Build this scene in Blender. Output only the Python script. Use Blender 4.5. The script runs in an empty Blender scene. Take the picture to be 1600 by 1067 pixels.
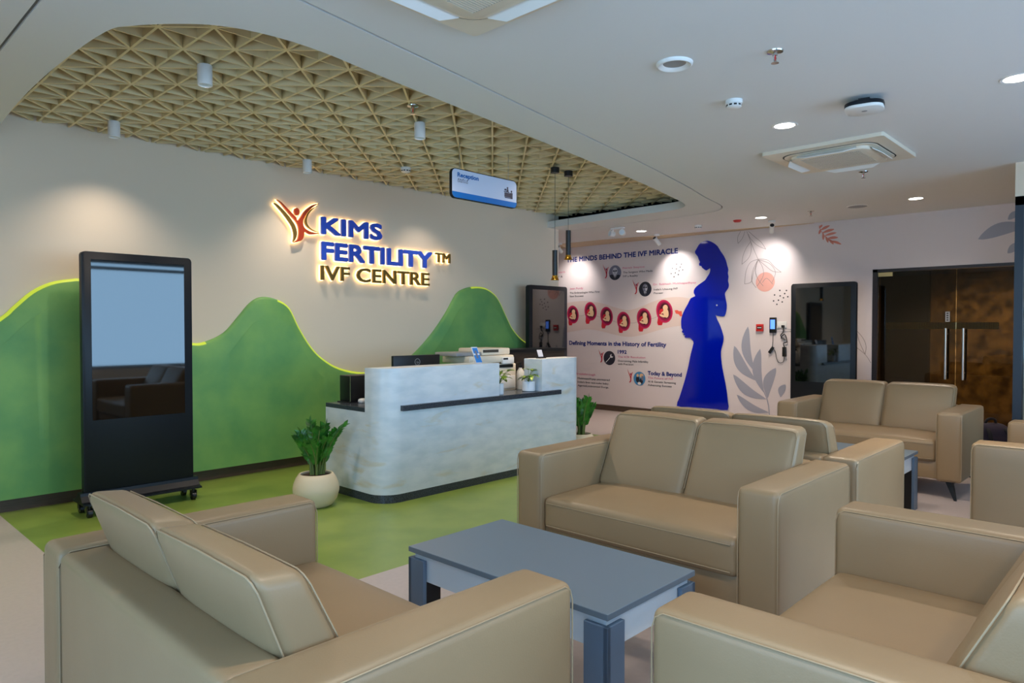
import bpy, bmesh, math, random
from mathutils import Vector, Matrix
from mathutils.geometry import tessellate_polygon
PI = math.pi; R = math.radians
random.seed(7)
S = bpy.context.scene; COL = S.collection
# ------------------------------------------------------------------ camera, world, exposure
cam = bpy.data.cameras.new('camera'); cam.lens = 36*1085/1600; cam.sensor_width = 36; cam.clip_start = .02
camo = bpy.data.objects.new('camera', cam); COL.objects.link(camo)
camo.location = (0, 0, 1.365); camo.rotation_euler = (R(90-1.165), 0, R(43.4-90))
S.camera = camo
w = bpy.data.worlds.new('overcast'); S.world = w; w.use_nodes = True
w.node_tree.nodes['Background'].inputs[0].default_value = (.44, .70, 1, 1)
w.node_tree.nodes['Background'].inputs[1].default_value = 5.0
S.view_settings.view_transform = 'Standard'; S.view_settings.look = 'None'
S.view_settings.gamma = 1; S.view_settings.use_curve_mapping = False
S.view_settings.exposure = 0.52
def portal(loc, rot, sx, sy):
    l = bpy.data.lights.new('window_portal', 'AREA'); l.shape = 'RECTANGLE'; l.size = sx; l.size_y = sy
    l.cycles.is_portal = True
    o = bpy.data.objects.new('window_portal', l); COL.objects.link(o); o.location = loc; o.rotation_euler = rot
portal((2.65, -2.93, 1.6), (R(90), 0, 0), 8.3, 2.0)
portal((-1.83, .15, 1.45), (R(90), 0, R(-90)), 4.9, 2.3)
WARM = (1, .80, .60); NEUT = (1, .86, .71)
def spot(loc, power, target=None, size=100, blend=.8, col=NEUT, rad=.05):
    l = bpy.data.lights.new('lamp_light', 'SPOT'); l.energy = power; l.color = col
    l.spot_size = R(size); l.spot_blend = blend; l.shadow_soft_size = rad
    o = bpy.data.objects.new('lamp_light', l); COL.objects.link(o); o.location = loc
    d = Vector(target)-Vector(loc) if target else Vector((0, 0, -1))
    o.rotation_euler = d.to_track_quat('-Z', 'Y').to_euler()
    return o
# ------------------------------------------------------------------ materials
def s2l(c):
    return tuple((x/255/12.92 if x/255 <= .04045 else ((x/255+.055)/1.055)**2.4) for x in c)+(1,)
MATS = {}
def mat(name, rgb, rough=.5, metal=0, var=0, vscale=6, bump=0, bscale=60, coat=0, emit=0, trans=0, stretch=None, rgb2=None, spec=.5):
    m = bpy.data.materials.new(name); m.use_nodes = True; n = m.node_tree.nodes; L = m.node_tree.links
    b = n['Principled BSDF']; c = s2l(rgb)
    b.inputs['Base Color'].default_value = c; b.inputs['Roughness'].default_value = rough
    b.inputs['Metallic'].default_value = metal; b.inputs['Coat Weight'].default_value = coat
    b.inputs['Specular IOR Level'].default_value = spec
    if trans: b.inputs['Transmission Weight'].default_value = trans
    if emit:
        b.inputs['Emission Color'].default_value = c; b.inputs['Emission Strength'].default_value = emit
    if var or bump:
        tc = n.new('ShaderNodeTexCoord'); mp = n.new('ShaderNodeMapping'); L.new(tc.outputs['Object'], mp.inputs[0])
        if stretch: mp.inputs['Scale'].default_value = stretch
    if var:
        t = n.new('ShaderNodeTexNoise'); t.inputs['Scale'].default_value = vscale; t.inputs['Detail'].default_value = 6
        L.new(mp.outputs[0], t.inputs[0]); r = n.new('ShaderNodeValToRGB'); L.new(t.outputs[0], r.inputs[0])
        c2 = s2l(rgb2) if rgb2 else tuple(max(0, x*(1-var)) for x in c[:3])+(1,)
        r.color_ramp.elements[0].color = c2; r.color_ramp.elements[0].position = .35
        r.color_ramp.elements[1].color = c; r.color_ramp.elements[1].position = .62
        L.new(r.outputs[0], b.inputs['Base Color'])
    if bump:
        t = n.new('ShaderNodeTexNoise'); t.inputs['Scale'].default_value = bscale; t.inputs['Detail'].default_value = 4
        L.new(mp.outputs[0], t.inputs[0]); bp = n.new('ShaderNodeBump'); bp.inputs['Strength'].default_value = bump
        bp.inputs['Distance'].default_value = .01
        L.new(t.outputs[0], bp.inputs['Height']); L.new(bp.outputs[0], b.inputs['Normal'])
    MATS[name] = m; return m
def glassmat(name, tint, gl=.1, rough=.0):
    m = bpy.data.materials.new(name); m.use_nodes = True; n = m.node_tree.nodes; L = m.node_tree.links
    n.remove(n['Principled BSDF'])
    t = n.new('ShaderNodeBsdfTransparent'); t.inputs[0].default_value = s2l(tint)
    g = n.new('ShaderNodeBsdfGlossy'); g.inputs['Roughness'].default_value = rough
    f = n.new('ShaderNodeFresnel'); f.inputs[0].default_value = 1.5
    mx = n.new('ShaderNodeMixShader'); L.new(f.outputs[0], mx.inputs[0]); L.new(t.outputs[0], mx.inputs[1]); L.new(g.outputs[0], mx.inputs[2])
    L.new(mx.outputs[0], n['Material Output'].inputs[0]); MATS[name] = m; return m
leather = mat('leather', (150, 125, 93), .42, bump=.05, bscale=260, var=.06, vscale=3)
seam_m = mat('leather_seam', (162, 140, 110), .5)
white_p = mat('white_ceiling_paint', (222, 222, 220), .8)
greige = mat('greige_wall_paint', (232, 214, 190), .75, bump=.02, bscale=90)
muralw = mat('mural_print_white', (226, 214, 212), .5)
green_w = mat('green_stucco', (126, 178, 96), .55, var=.22, vscale=2.6, bump=.16, bscale=9, rgb2=(98, 158, 92))
brown_b = mat('brown_baseboard', (88, 70, 56), .45, var=.2, vscale=8, stretch=(1, 1, 12))
floor_w = mat('pinkish_vinyl', (196, 182, 178), .32, var=.05, vscale=40)
floor_g = mat('green_vinyl', (142, 162, 74), .30, var=.10, vscale=3, rgb2=(124, 148, 66))
lattice_m = mat('beige_lattice', (232, 212, 164), .5)
black_m = mat('black_plenum', (18, 18, 20), .9)
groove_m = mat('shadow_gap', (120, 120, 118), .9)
kiosk_m = mat('black_powder_coat', (13, 19, 28), .42, spec=.35)
screen_m = mat('black_screen_glass', (6, 7, 9), .03, spec=1.0)
marble = mat('white_marbled_surface', (222, 226, 230), .28, var=.1, vscale=5, stretch=(1, 1, 2.6), rgb2=(204, 212, 218))
def vein(m):
    n = m.node_tree.nodes; L = m.node_tree.links; b = n['Principled BSDF']
    src = b.inputs['Base Color'].links[0].from_socket
    tc = n.new('ShaderNodeTexCoord'); mp = n.new('ShaderNodeMapping'); L.new(tc.outputs['Object'], mp.inputs[0])
    mp.inputs['Rotation'].default_value = (0, R(28), R(10)); mp.inputs['Scale'].default_value = (1.1, 1.1, 4)
    t = n.new('ShaderNodeTexNoise'); t.inputs['Scale'].default_value = 2.3; t.inputs['Detail'].default_value = 8; t.inputs['Distortion'].default_value = .5
    L.new(mp.outputs[0], t.inputs[0]); r = n.new('ShaderNodeValToRGB'); L.new(t.outputs[0], r.inputs[0])
    e = r.color_ramp.elements; e[0].position = .60; e[0].color = (0, 0, 0, 1); e[1].position = .72; e[1].color = (.75, .75, .75, 1)
    mx = n.new('ShaderNodeMix'); mx.data_type = 'RGBA'; L.new(r.outputs[0], mx.inputs[0]); L.new(src, mx.inputs[6])
    mx.inputs[7].default_value = s2l((206, 192, 160)); L.new(mx.outputs[2], b.inputs['Base Color'])
vein(marble)
granite = mat('black_granite', (74, 80, 90), .25, var=.5, vscale=170, rgb2=(22, 26, 32))
table_blue = mat('slate_blue_laminate', (104, 120, 134), .36)
table_edge = mat('slate_blue_leg', (94, 116, 140), .4)
table_white = mat('white_laminate', (220, 232, 242), .4)
black_p = mat('black_plastic', (20, 20, 22), .4)
white_pl = mat('white_plastic', (232, 230, 226), .4)
cream_pl = mat('cream_plastic', (226, 214, 194), .45)
grey_pl = mat('grey_plastic', (150, 150, 150), .5)
dark_gap = mat('dark_opening', (70, 64, 54), .8)
gold = mat('gold_metal', (214, 160, 60), .25, metal=1)
brass = mat('brass_metal', (214, 188, 132), .42, metal=1)
steel = mat('brushed_steel', (210, 205, 198), .28, metal=1)
chrome = mat('chrome', (200, 196, 190), .2, metal=1)
navy_s = mat('blue_letter', (52, 92, 214), .35)
brownl = mat('bronze_letter', (124, 98, 42), .35, metal=.3)
redl = mat('rust_red_letter', (178, 58, 24), .4)
halo = mat('warm_backlight', (255, 224, 156), .5, emit=2)
rim_glow_m = mat('lime_rim_glow', (190, 208, 62), .5, emit=.34)  # emission stands in for the light along the wave panel edge
lampw = mat('lit_diffuser', (255, 246, 235), .5, emit=9)
lampoff = mat('unlit_reflector', (214, 226, 236), .35)
navy = mat('navy_print', (16, 40, 122), .5)
pink = mat('pink_print', (222, 124, 152), .5)
ink = mat('ink_print', (66, 62, 64), .5)
blue_ac = mat('blue_acrylic', (0, 22, 168), .08, spec=.5)
leafgr = mat('blue_grey_print', (164, 164, 176), .5)
coral = mat('coral_print', (232, 172, 158), .5)
coral2 = mat('coral_leaf_print', (216, 132, 114), .5)
lineg = mat('grey_line_print', (160, 146, 142), .5)
band_m = mat('beige_band_print', (222, 200, 190), .5)
mag = mat('magenta_print', (196, 32, 84), .5)
magd = mat('dark_magenta_print', (140, 16, 62), .5)
wombd = mat('dark_womb_print', (72, 22, 34), .5)
fetus_m = mat('cream_fetus_print', (236, 196, 152), .5)
redpr = mat('red_print', (206, 34, 50), .5)
redor = mat('red_orange_print', (228, 92, 74), .5)
ph_l = mat('photo_light_grey', (196, 196, 204), .5)
ph_m = mat('photo_mid_grey', (120, 122, 140), .5)
ph_d = mat('photo_dark_grey', (36, 38, 52), .5)
ph_b = mat('photo_blue', (70, 140, 190), .5)
ph_t = mat('photo_tan', (224, 186, 140), .5)
leaf_d = mat('dark_green_leaf', (64, 130, 40), .3, var=.4, vscale=14, rgb2=(26, 76, 22))
leaf_y = mat('lime_leaf', (172, 190, 62), .4, var=.4, vscale=30, rgb2=(90, 140, 40))
stem_m = mat('plant_stem', (96, 112, 48), .5)
soil_m = mat('soil', (62, 36, 22), .9, bump=.5, bscale=60)
pot_m = mat('cream_pot', (222, 204, 172), .5, bump=.04, bscale=30)
sign_w = mat('sign_white', (214, 220, 240), .45)
sign_b = mat('sign_blue', (20, 116, 196), .45)
sign_t = mat('sign_text_blue', (24, 104, 176), .5)
sign_i = mat('sign_icon_grey', (70, 66, 84), .5)
red_p = mat('red_plastic', (200, 40, 36), .4)
scr_blue = mat('lit_blue_screen', (90, 140, 255), .3, emit=1.0)
brown_d = mat('dark_brown_wood', (70, 52, 40), .5, var=.2, vscale=4)
gold_marble = mat('brown_gold_marble', (158, 130, 82), .25, var=.6, vscale=9, rgb2=(76, 60, 36))
dark_panel = mat('dark_bronze_panel', (50, 46, 38), .4)
frame_dk = mat('dark_door_frame', (44, 38, 40), .4)
frame_nv = mat('navy_black_frame', (30, 40, 52), .4)
door_gl = glassmat('bronze_tinted_glass', (170, 158, 136))
win_gl = glassmat('clear_window_glass', (245, 250, 252))
fabric_k = mat('black_fabric', (24, 22, 30), .8, bump=.2, bscale=200)
fabric_v = mat('dark_violet_fabric', (52, 44, 62), .8)
paper_w = mat('white_paper', (230, 232, 236), .6)
paper_b = mat('blue_paper', (52, 130, 206), .6)
beige_t = mat('beige_trim_paint', (206, 182, 150), .7)
window_al = mat('window_frame_grey', (150, 156, 160), .4)
# ------------------------------------------------------------------ mesh helpers
def fin(bm, name, m, parent=None, smooth=30, loc=None, rotz=0):
    me = bpy.data.meshes.new(name); bmesh.ops.recalc_face_normals(bm, faces=bm.faces[:]); bm.to_mesh(me); bm.free()
    for x in (m if isinstance(m, (list, tuple)) else [m]): me.materials.append(x)
    if smooth:
        me.polygons.foreach_set('use_smooth', [True]*len(me.polygons)); me.set_sharp_from_angle(angle=R(smooth))
    o = bpy.data.objects.new(name, me); COL.objects.link(o)
    if parent is not None: o.parent = parent
    if loc: o.location = loc
    o.rotation_euler.z = rotz
    return o
def tag(o, label, cat, group=None):
    o['label'] = label; o['category'] = cat
    if group: o['group'] = group
    return o
def empty(name, label, cat, loc=(0, 0, 0), rotz=0, group=None):
    o = bpy.data.objects.new(name, None); COL.objects.link(o); o.empty_display_size = .1
    o.location = loc; o.rotation_euler = (0, 0, rotz); return tag(o, label, cat, group)
def struct(o):
    o['kind'] = 'structure'; return o
def dup(root, loc, rotz=None, label=None, group=None):
    r = root.copy(); COL.objects.link(r); r.location = loc
    if rotz is not None: r.rotation_euler = (0, 0, rotz)
    if label: r['label'] = label
    if group: r['group'] = group
    for ch in list(root.children):
        c = ch.copy(); COL.objects.link(c); c.parent = r
        for g in ch.children:
            d = g.copy(); COL.objects.link(d); d.parent = c
    return r
def box(bm, x0, x1, y0, y1, z0, z1, bev=0, seg=2, mi=0):
    vs = [bm.verts.new(p) for p in ((x0,y0,z0),(x1,y0,z0),(x1,y1,z0),(x0,y1,z0),(x0,y0,z1),(x1,y0,z1),(x1,y1,z1),(x0,y1,z1))]
    fs = [bm.faces.new([vs[i] for i in f]) for f in ((3,2,1,0),(4,5,6,7),(0,1,5,4),(1,2,6,5),(2,3,7,6),(3,0,4,7))]
    for f in fs: f.material_index = mi
    if bev:
        es = list({e for f in fs for e in f.edges})
        r = bmesh.ops.bevel(bm, geom=es, offset=bev, segments=seg, affect='EDGES', profile=.5)
        for f in r['faces']: f.material_index = mi
    return vs
def B(x0, x1, y0, y1, z0, z1, bev=0, seg=2):
    bm = bmesh.new(); box(bm, x0, x1, y0, y1, z0, z1, bev, seg); return bm
def prism(bm, poly, z0, z1, bev=0, seg=2, mi=0):
    lo = [bm.verts.new((x, y, z0)) for x, y in poly]; hi = [bm.verts.new((x, y, z1)) for x, y in poly]; n = len(poly)
    fs = [bm.faces.new(lo[::-1]), bm.faces.new(hi)]+[bm.faces.new((lo[i], lo[(i+1) % n], hi[(i+1) % n], hi[i])) for i in range(n)]
    for f in fs: f.material_index = mi
    if bev:
        es = [e for e in fs[1].edges]
        r = bmesh.ops.bevel(bm, geom=es, offset=bev, segments=seg, affect='EDGES', profile=.5)
        for f in r['faces']: f.material_index = mi
def rrect(x0, x1, y0, y1, r=(0, 0, 0, 0), n=8):
    """rounded rectangle; radii at (x0,y0),(x1,y0),(x1,y1),(x0,y1)"""
    if not isinstance(r, tuple): r = (r,)*4
    out = []
    for (cx, cy, sx, sy, a0), q in zip(((x0,y0,1,1,180),(x1,y0,-1,1,270),(x1,y1,-1,-1,0),(x0,y1,1,-1,90)), r):
        if q <= 0: out.append((cx, cy)); continue
        for i in range(n+1):
            a = R(a0+90*i/n); out.append((cx+sx*q+q*math.cos(a), cy+sy*q+q*math.sin(a)))
    return out
def cyl(bm, p0, p1, r0, r1=None, n=20, caps=True, mi=0):
    r1 = r0 if r1 is None else r1
    p0 = Vector(p0); p1 = Vector(p1); d = (p1-p0).normalized()
    a = d.orthogonal().normalized(); b = d.cross(a)
    A = [bm.verts.new(p0+r0*(math.cos(t)*a+math.sin(t)*b)) for t in [2*PI*i/n for i in range(n)]]
    C = [bm.verts.new(p1+r1*(math.cos(t)*a+math.sin(t)*b)) for t in [2*PI*i/n for i in range(n)]]
    fs = [bm.faces.new((A[i], A[(i+1) % n], C[(i+1) % n], C[i])) for i in range(n)]
    if caps: fs += [bm.faces.new(A[::-1]), bm.faces.new(C)]
    for f in fs: f.material_index = mi
def lathe(bm, prof, c=(0, 0, 0), n=32, mi=0, cap0=False, cap1=False):
    rings = []
    for r, z in prof:
        rings.append([bm.verts.new((c[0]+r*math.cos(2*PI*i/n), c[1]+r*math.sin(2*PI*i/n), c[2]+z)) for i in range(n)])
    for a, b in zip(rings, rings[1:]):
        for i in range(n): bm.faces.new((a[i], a[(i+1) % n], b[(i+1) % n], b[i])).material_index = mi
    if cap0: bm.faces.new(rings[0][::-1]).material_index = mi
    if cap1: bm.faces.new(rings[-1]).material_index = mi
def tube(bm, pts, r, n=6, mi=0):
    pts = [Vector(p) for p in pts]; rings = []; up = Vector((.13, .07, 1))
    for i, p in enumerate(pts):
        t = (pts[min(i+1, len(pts)-1)]-pts[max(i-1, 0)]).normalized()
        a = t.cross(up); a = a.normalized() if a.length > 1e-4 else t.orthogonal().normalized()
        b = t.cross(a); q = r[i] if isinstance(r, (list, tuple)) else r
        rings.append([bm.verts.new(p+q*(math.cos(2*PI*k/n)*a+math.sin(2*PI*k/n)*b)) for k in range(n)])
    for A, C in zip(rings, rings[1:]):
        for k in range(n): bm.faces.new((A[k], A[(k+1) % n], C[(k+1) % n], C[k])).material_index = mi
    bm.faces.new(rings[0][::-1]).material_index = mi; bm.faces.new(rings[-1]).material_index = mi
def spline(pts, k=6, closed=False):
    P = [Vector(p) for p in pts]; n = len(P); out = []
    rng = range(n) if closed else range(n-1)
    for i in rng:
        g = (lambda j: P[j % n]) if closed else (lambda j: P[max(0, min(n-1, j))])
        a, b, c, d = g(i-1), g(i), g(i+1), g(i+2)
        for s in range(k):
            t = s/k; out.append(.5*((2*b)+(c-a)*t+(2*a-5*b+4*c-d)*t*t+(3*b-a-3*c+d)*t**3))
    if not closed: out.append(P[-1])
    return out
def puffy(bm, half, r, bulge=(0, 0, 0), n=12, fn=None, mi=0):
    """soft upholstered block centred on the origin: rounded edges, crowned faces, then mapped through fn"""
    hx, hy, hz = half
    def lin(h):
        inner = [-1+2*(i/n) for i in range(n+1)]
        s = set([round((h-r)*t, 6) for t in inner])
        for k in (0, .25, .55, .8): q = h-r+r*math.sin(k*PI/2)*.999; s.add(round(q, 6)); s.add(round(-q, 6))
        s.add(h); s.add(-h); return sorted(s)
    ax = [lin(hx), lin(hy), lin(hz)]; H = (hx, hy, hz); cache = {}
    def vert(p):
        key = tuple(round(v, 5) for v in p)
        if key in cache: return cache[key]
        i = Vector([max(-(h-r), min(h-r, v)) for v, h in zip(p, H)]); d = Vector(p)-i
        q = i+(d.normalized()*r if d.length > 1e-9 else d)
        u = [max(-1, min(1, v/h)) for v, h in zip(q, H)]
        q2 = Vector(q)
        for a in range(3):
            b_, c_ = (a+1) % 3, (a+2) % 3
            q2[a] += bulge[a]*u[a]*(1-u[b_]**4)*(1-u[c_]**4)
        if fn: q2 = Vector(fn(q2))
        cache[key] = bm.verts.new(q2); return cache[key]
    for a in range(3):
        b_, c_ = (a+1) % 3, (a+2) % 3
        for s in (-1, 1):
            for i in range(len(ax[b_])-1):
                for j in range(len(ax[c_])-1):
                    q = []
                    for (ii, jj) in ((i, j), (i+1, j), (i+1, j+1), (i, j+1)):
                        p = [0, 0, 0]; p[a] = s*H[a]; p[b_] = ax[b_][ii]; p[c_] = ax[c_][jj]; q.append(vert(p))
                    if len(set(q)) < 3: continue
                    q = list(dict.fromkeys(q))
                    try: bm.faces.new(q if s > 0 else q[::-1]).material_index = mi
                    except ValueError: pass
def text_mesh(body, bold=0, ext=0, res=3):
    cu = bpy.data.curves.new('lettering', 'FONT'); cu.body = body; cu.size = 1; cu.offset = bold; cu.extrude = ext; cu.resolution_u = res
    ob = bpy.data.objects.new('lettering', cu); COL.objects.link(ob)
    dg = bpy.context.evaluated_depsgraph_get(); dg.update()
    me = bpy.data.meshes.new_from_object(ob.evaluated_get(dg))
    bpy.data.objects.remove(ob); bpy.data.curves.remove(cu)
    return me
def embolden(bm, r, fn_axes, n=12):
    """thickens lettering evenly: copies of the outline pushed out in a small circle"""
    src = bm.copy(); me = bpy.data.meshes.new('outline'); src.to_mesh(me); src.free()
    for i in range(n):
        a = 2*PI*i/n; d = fn_axes[0]*(r*math.cos(a))+fn_axes[1]*(r*math.sin(a))+fn_axes[2]*(4e-5*(i+1)); k = len(bm.verts); bm.from_mesh(me); bm.verts.ensure_lookup_table()
        for v in bm.verts[k:]: v.co += d
    bpy.data.meshes.remove(me); return bm
def text_bm(body, wid, hei, fn, bold=0, ext=0, mi=0, bm=None, ref=None):
    """lettering fitted to a width and a cap height, each point mapped by fn(x, y, depth)"""
    me = text_mesh(body, bold, ext)
    xs = [v.co.x for v in me.vertices]; x0, x1 = min(xs), max(xs)
    bm = bm or bmesh.new(); old = set(bm.verts); oldf = set(bm.faces)
    bm.from_mesh(me); bpy.data.meshes.remove(me)
    for v in bm.verts:
        if v in old: continue
        v.co = Vector(fn((v.co.x-x0)/(x1-x0)*wid, v.co.y/.729*hei, v.co.z))
    for f in bm.faces:
        if f not in oldf: f.material_index = mi
    return bm
def flat(bm, pts3, mi=0):
    """a filled outline, any shape"""
    tri = tessellate_polygon([pts3]); vs = [bm.verts.new(p) for p in pts3]
    for t in tri:
        try: bm.faces.new([vs[i] for i in t]).material_index = mi
        except ValueError: pass
def islands(bm):
    seen = set(); out = []
    for v in bm.verts:
        if v in seen: continue
        st = [v]; comp = []; seen.add(v)
        while st:
            q = st.pop(); comp.append(q)
            for e in q.link_edges:
                o = e.other_vert(q)
                if o not in seen: seen.add(o); st.append(o)
        out.append(comp)
    return out
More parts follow.
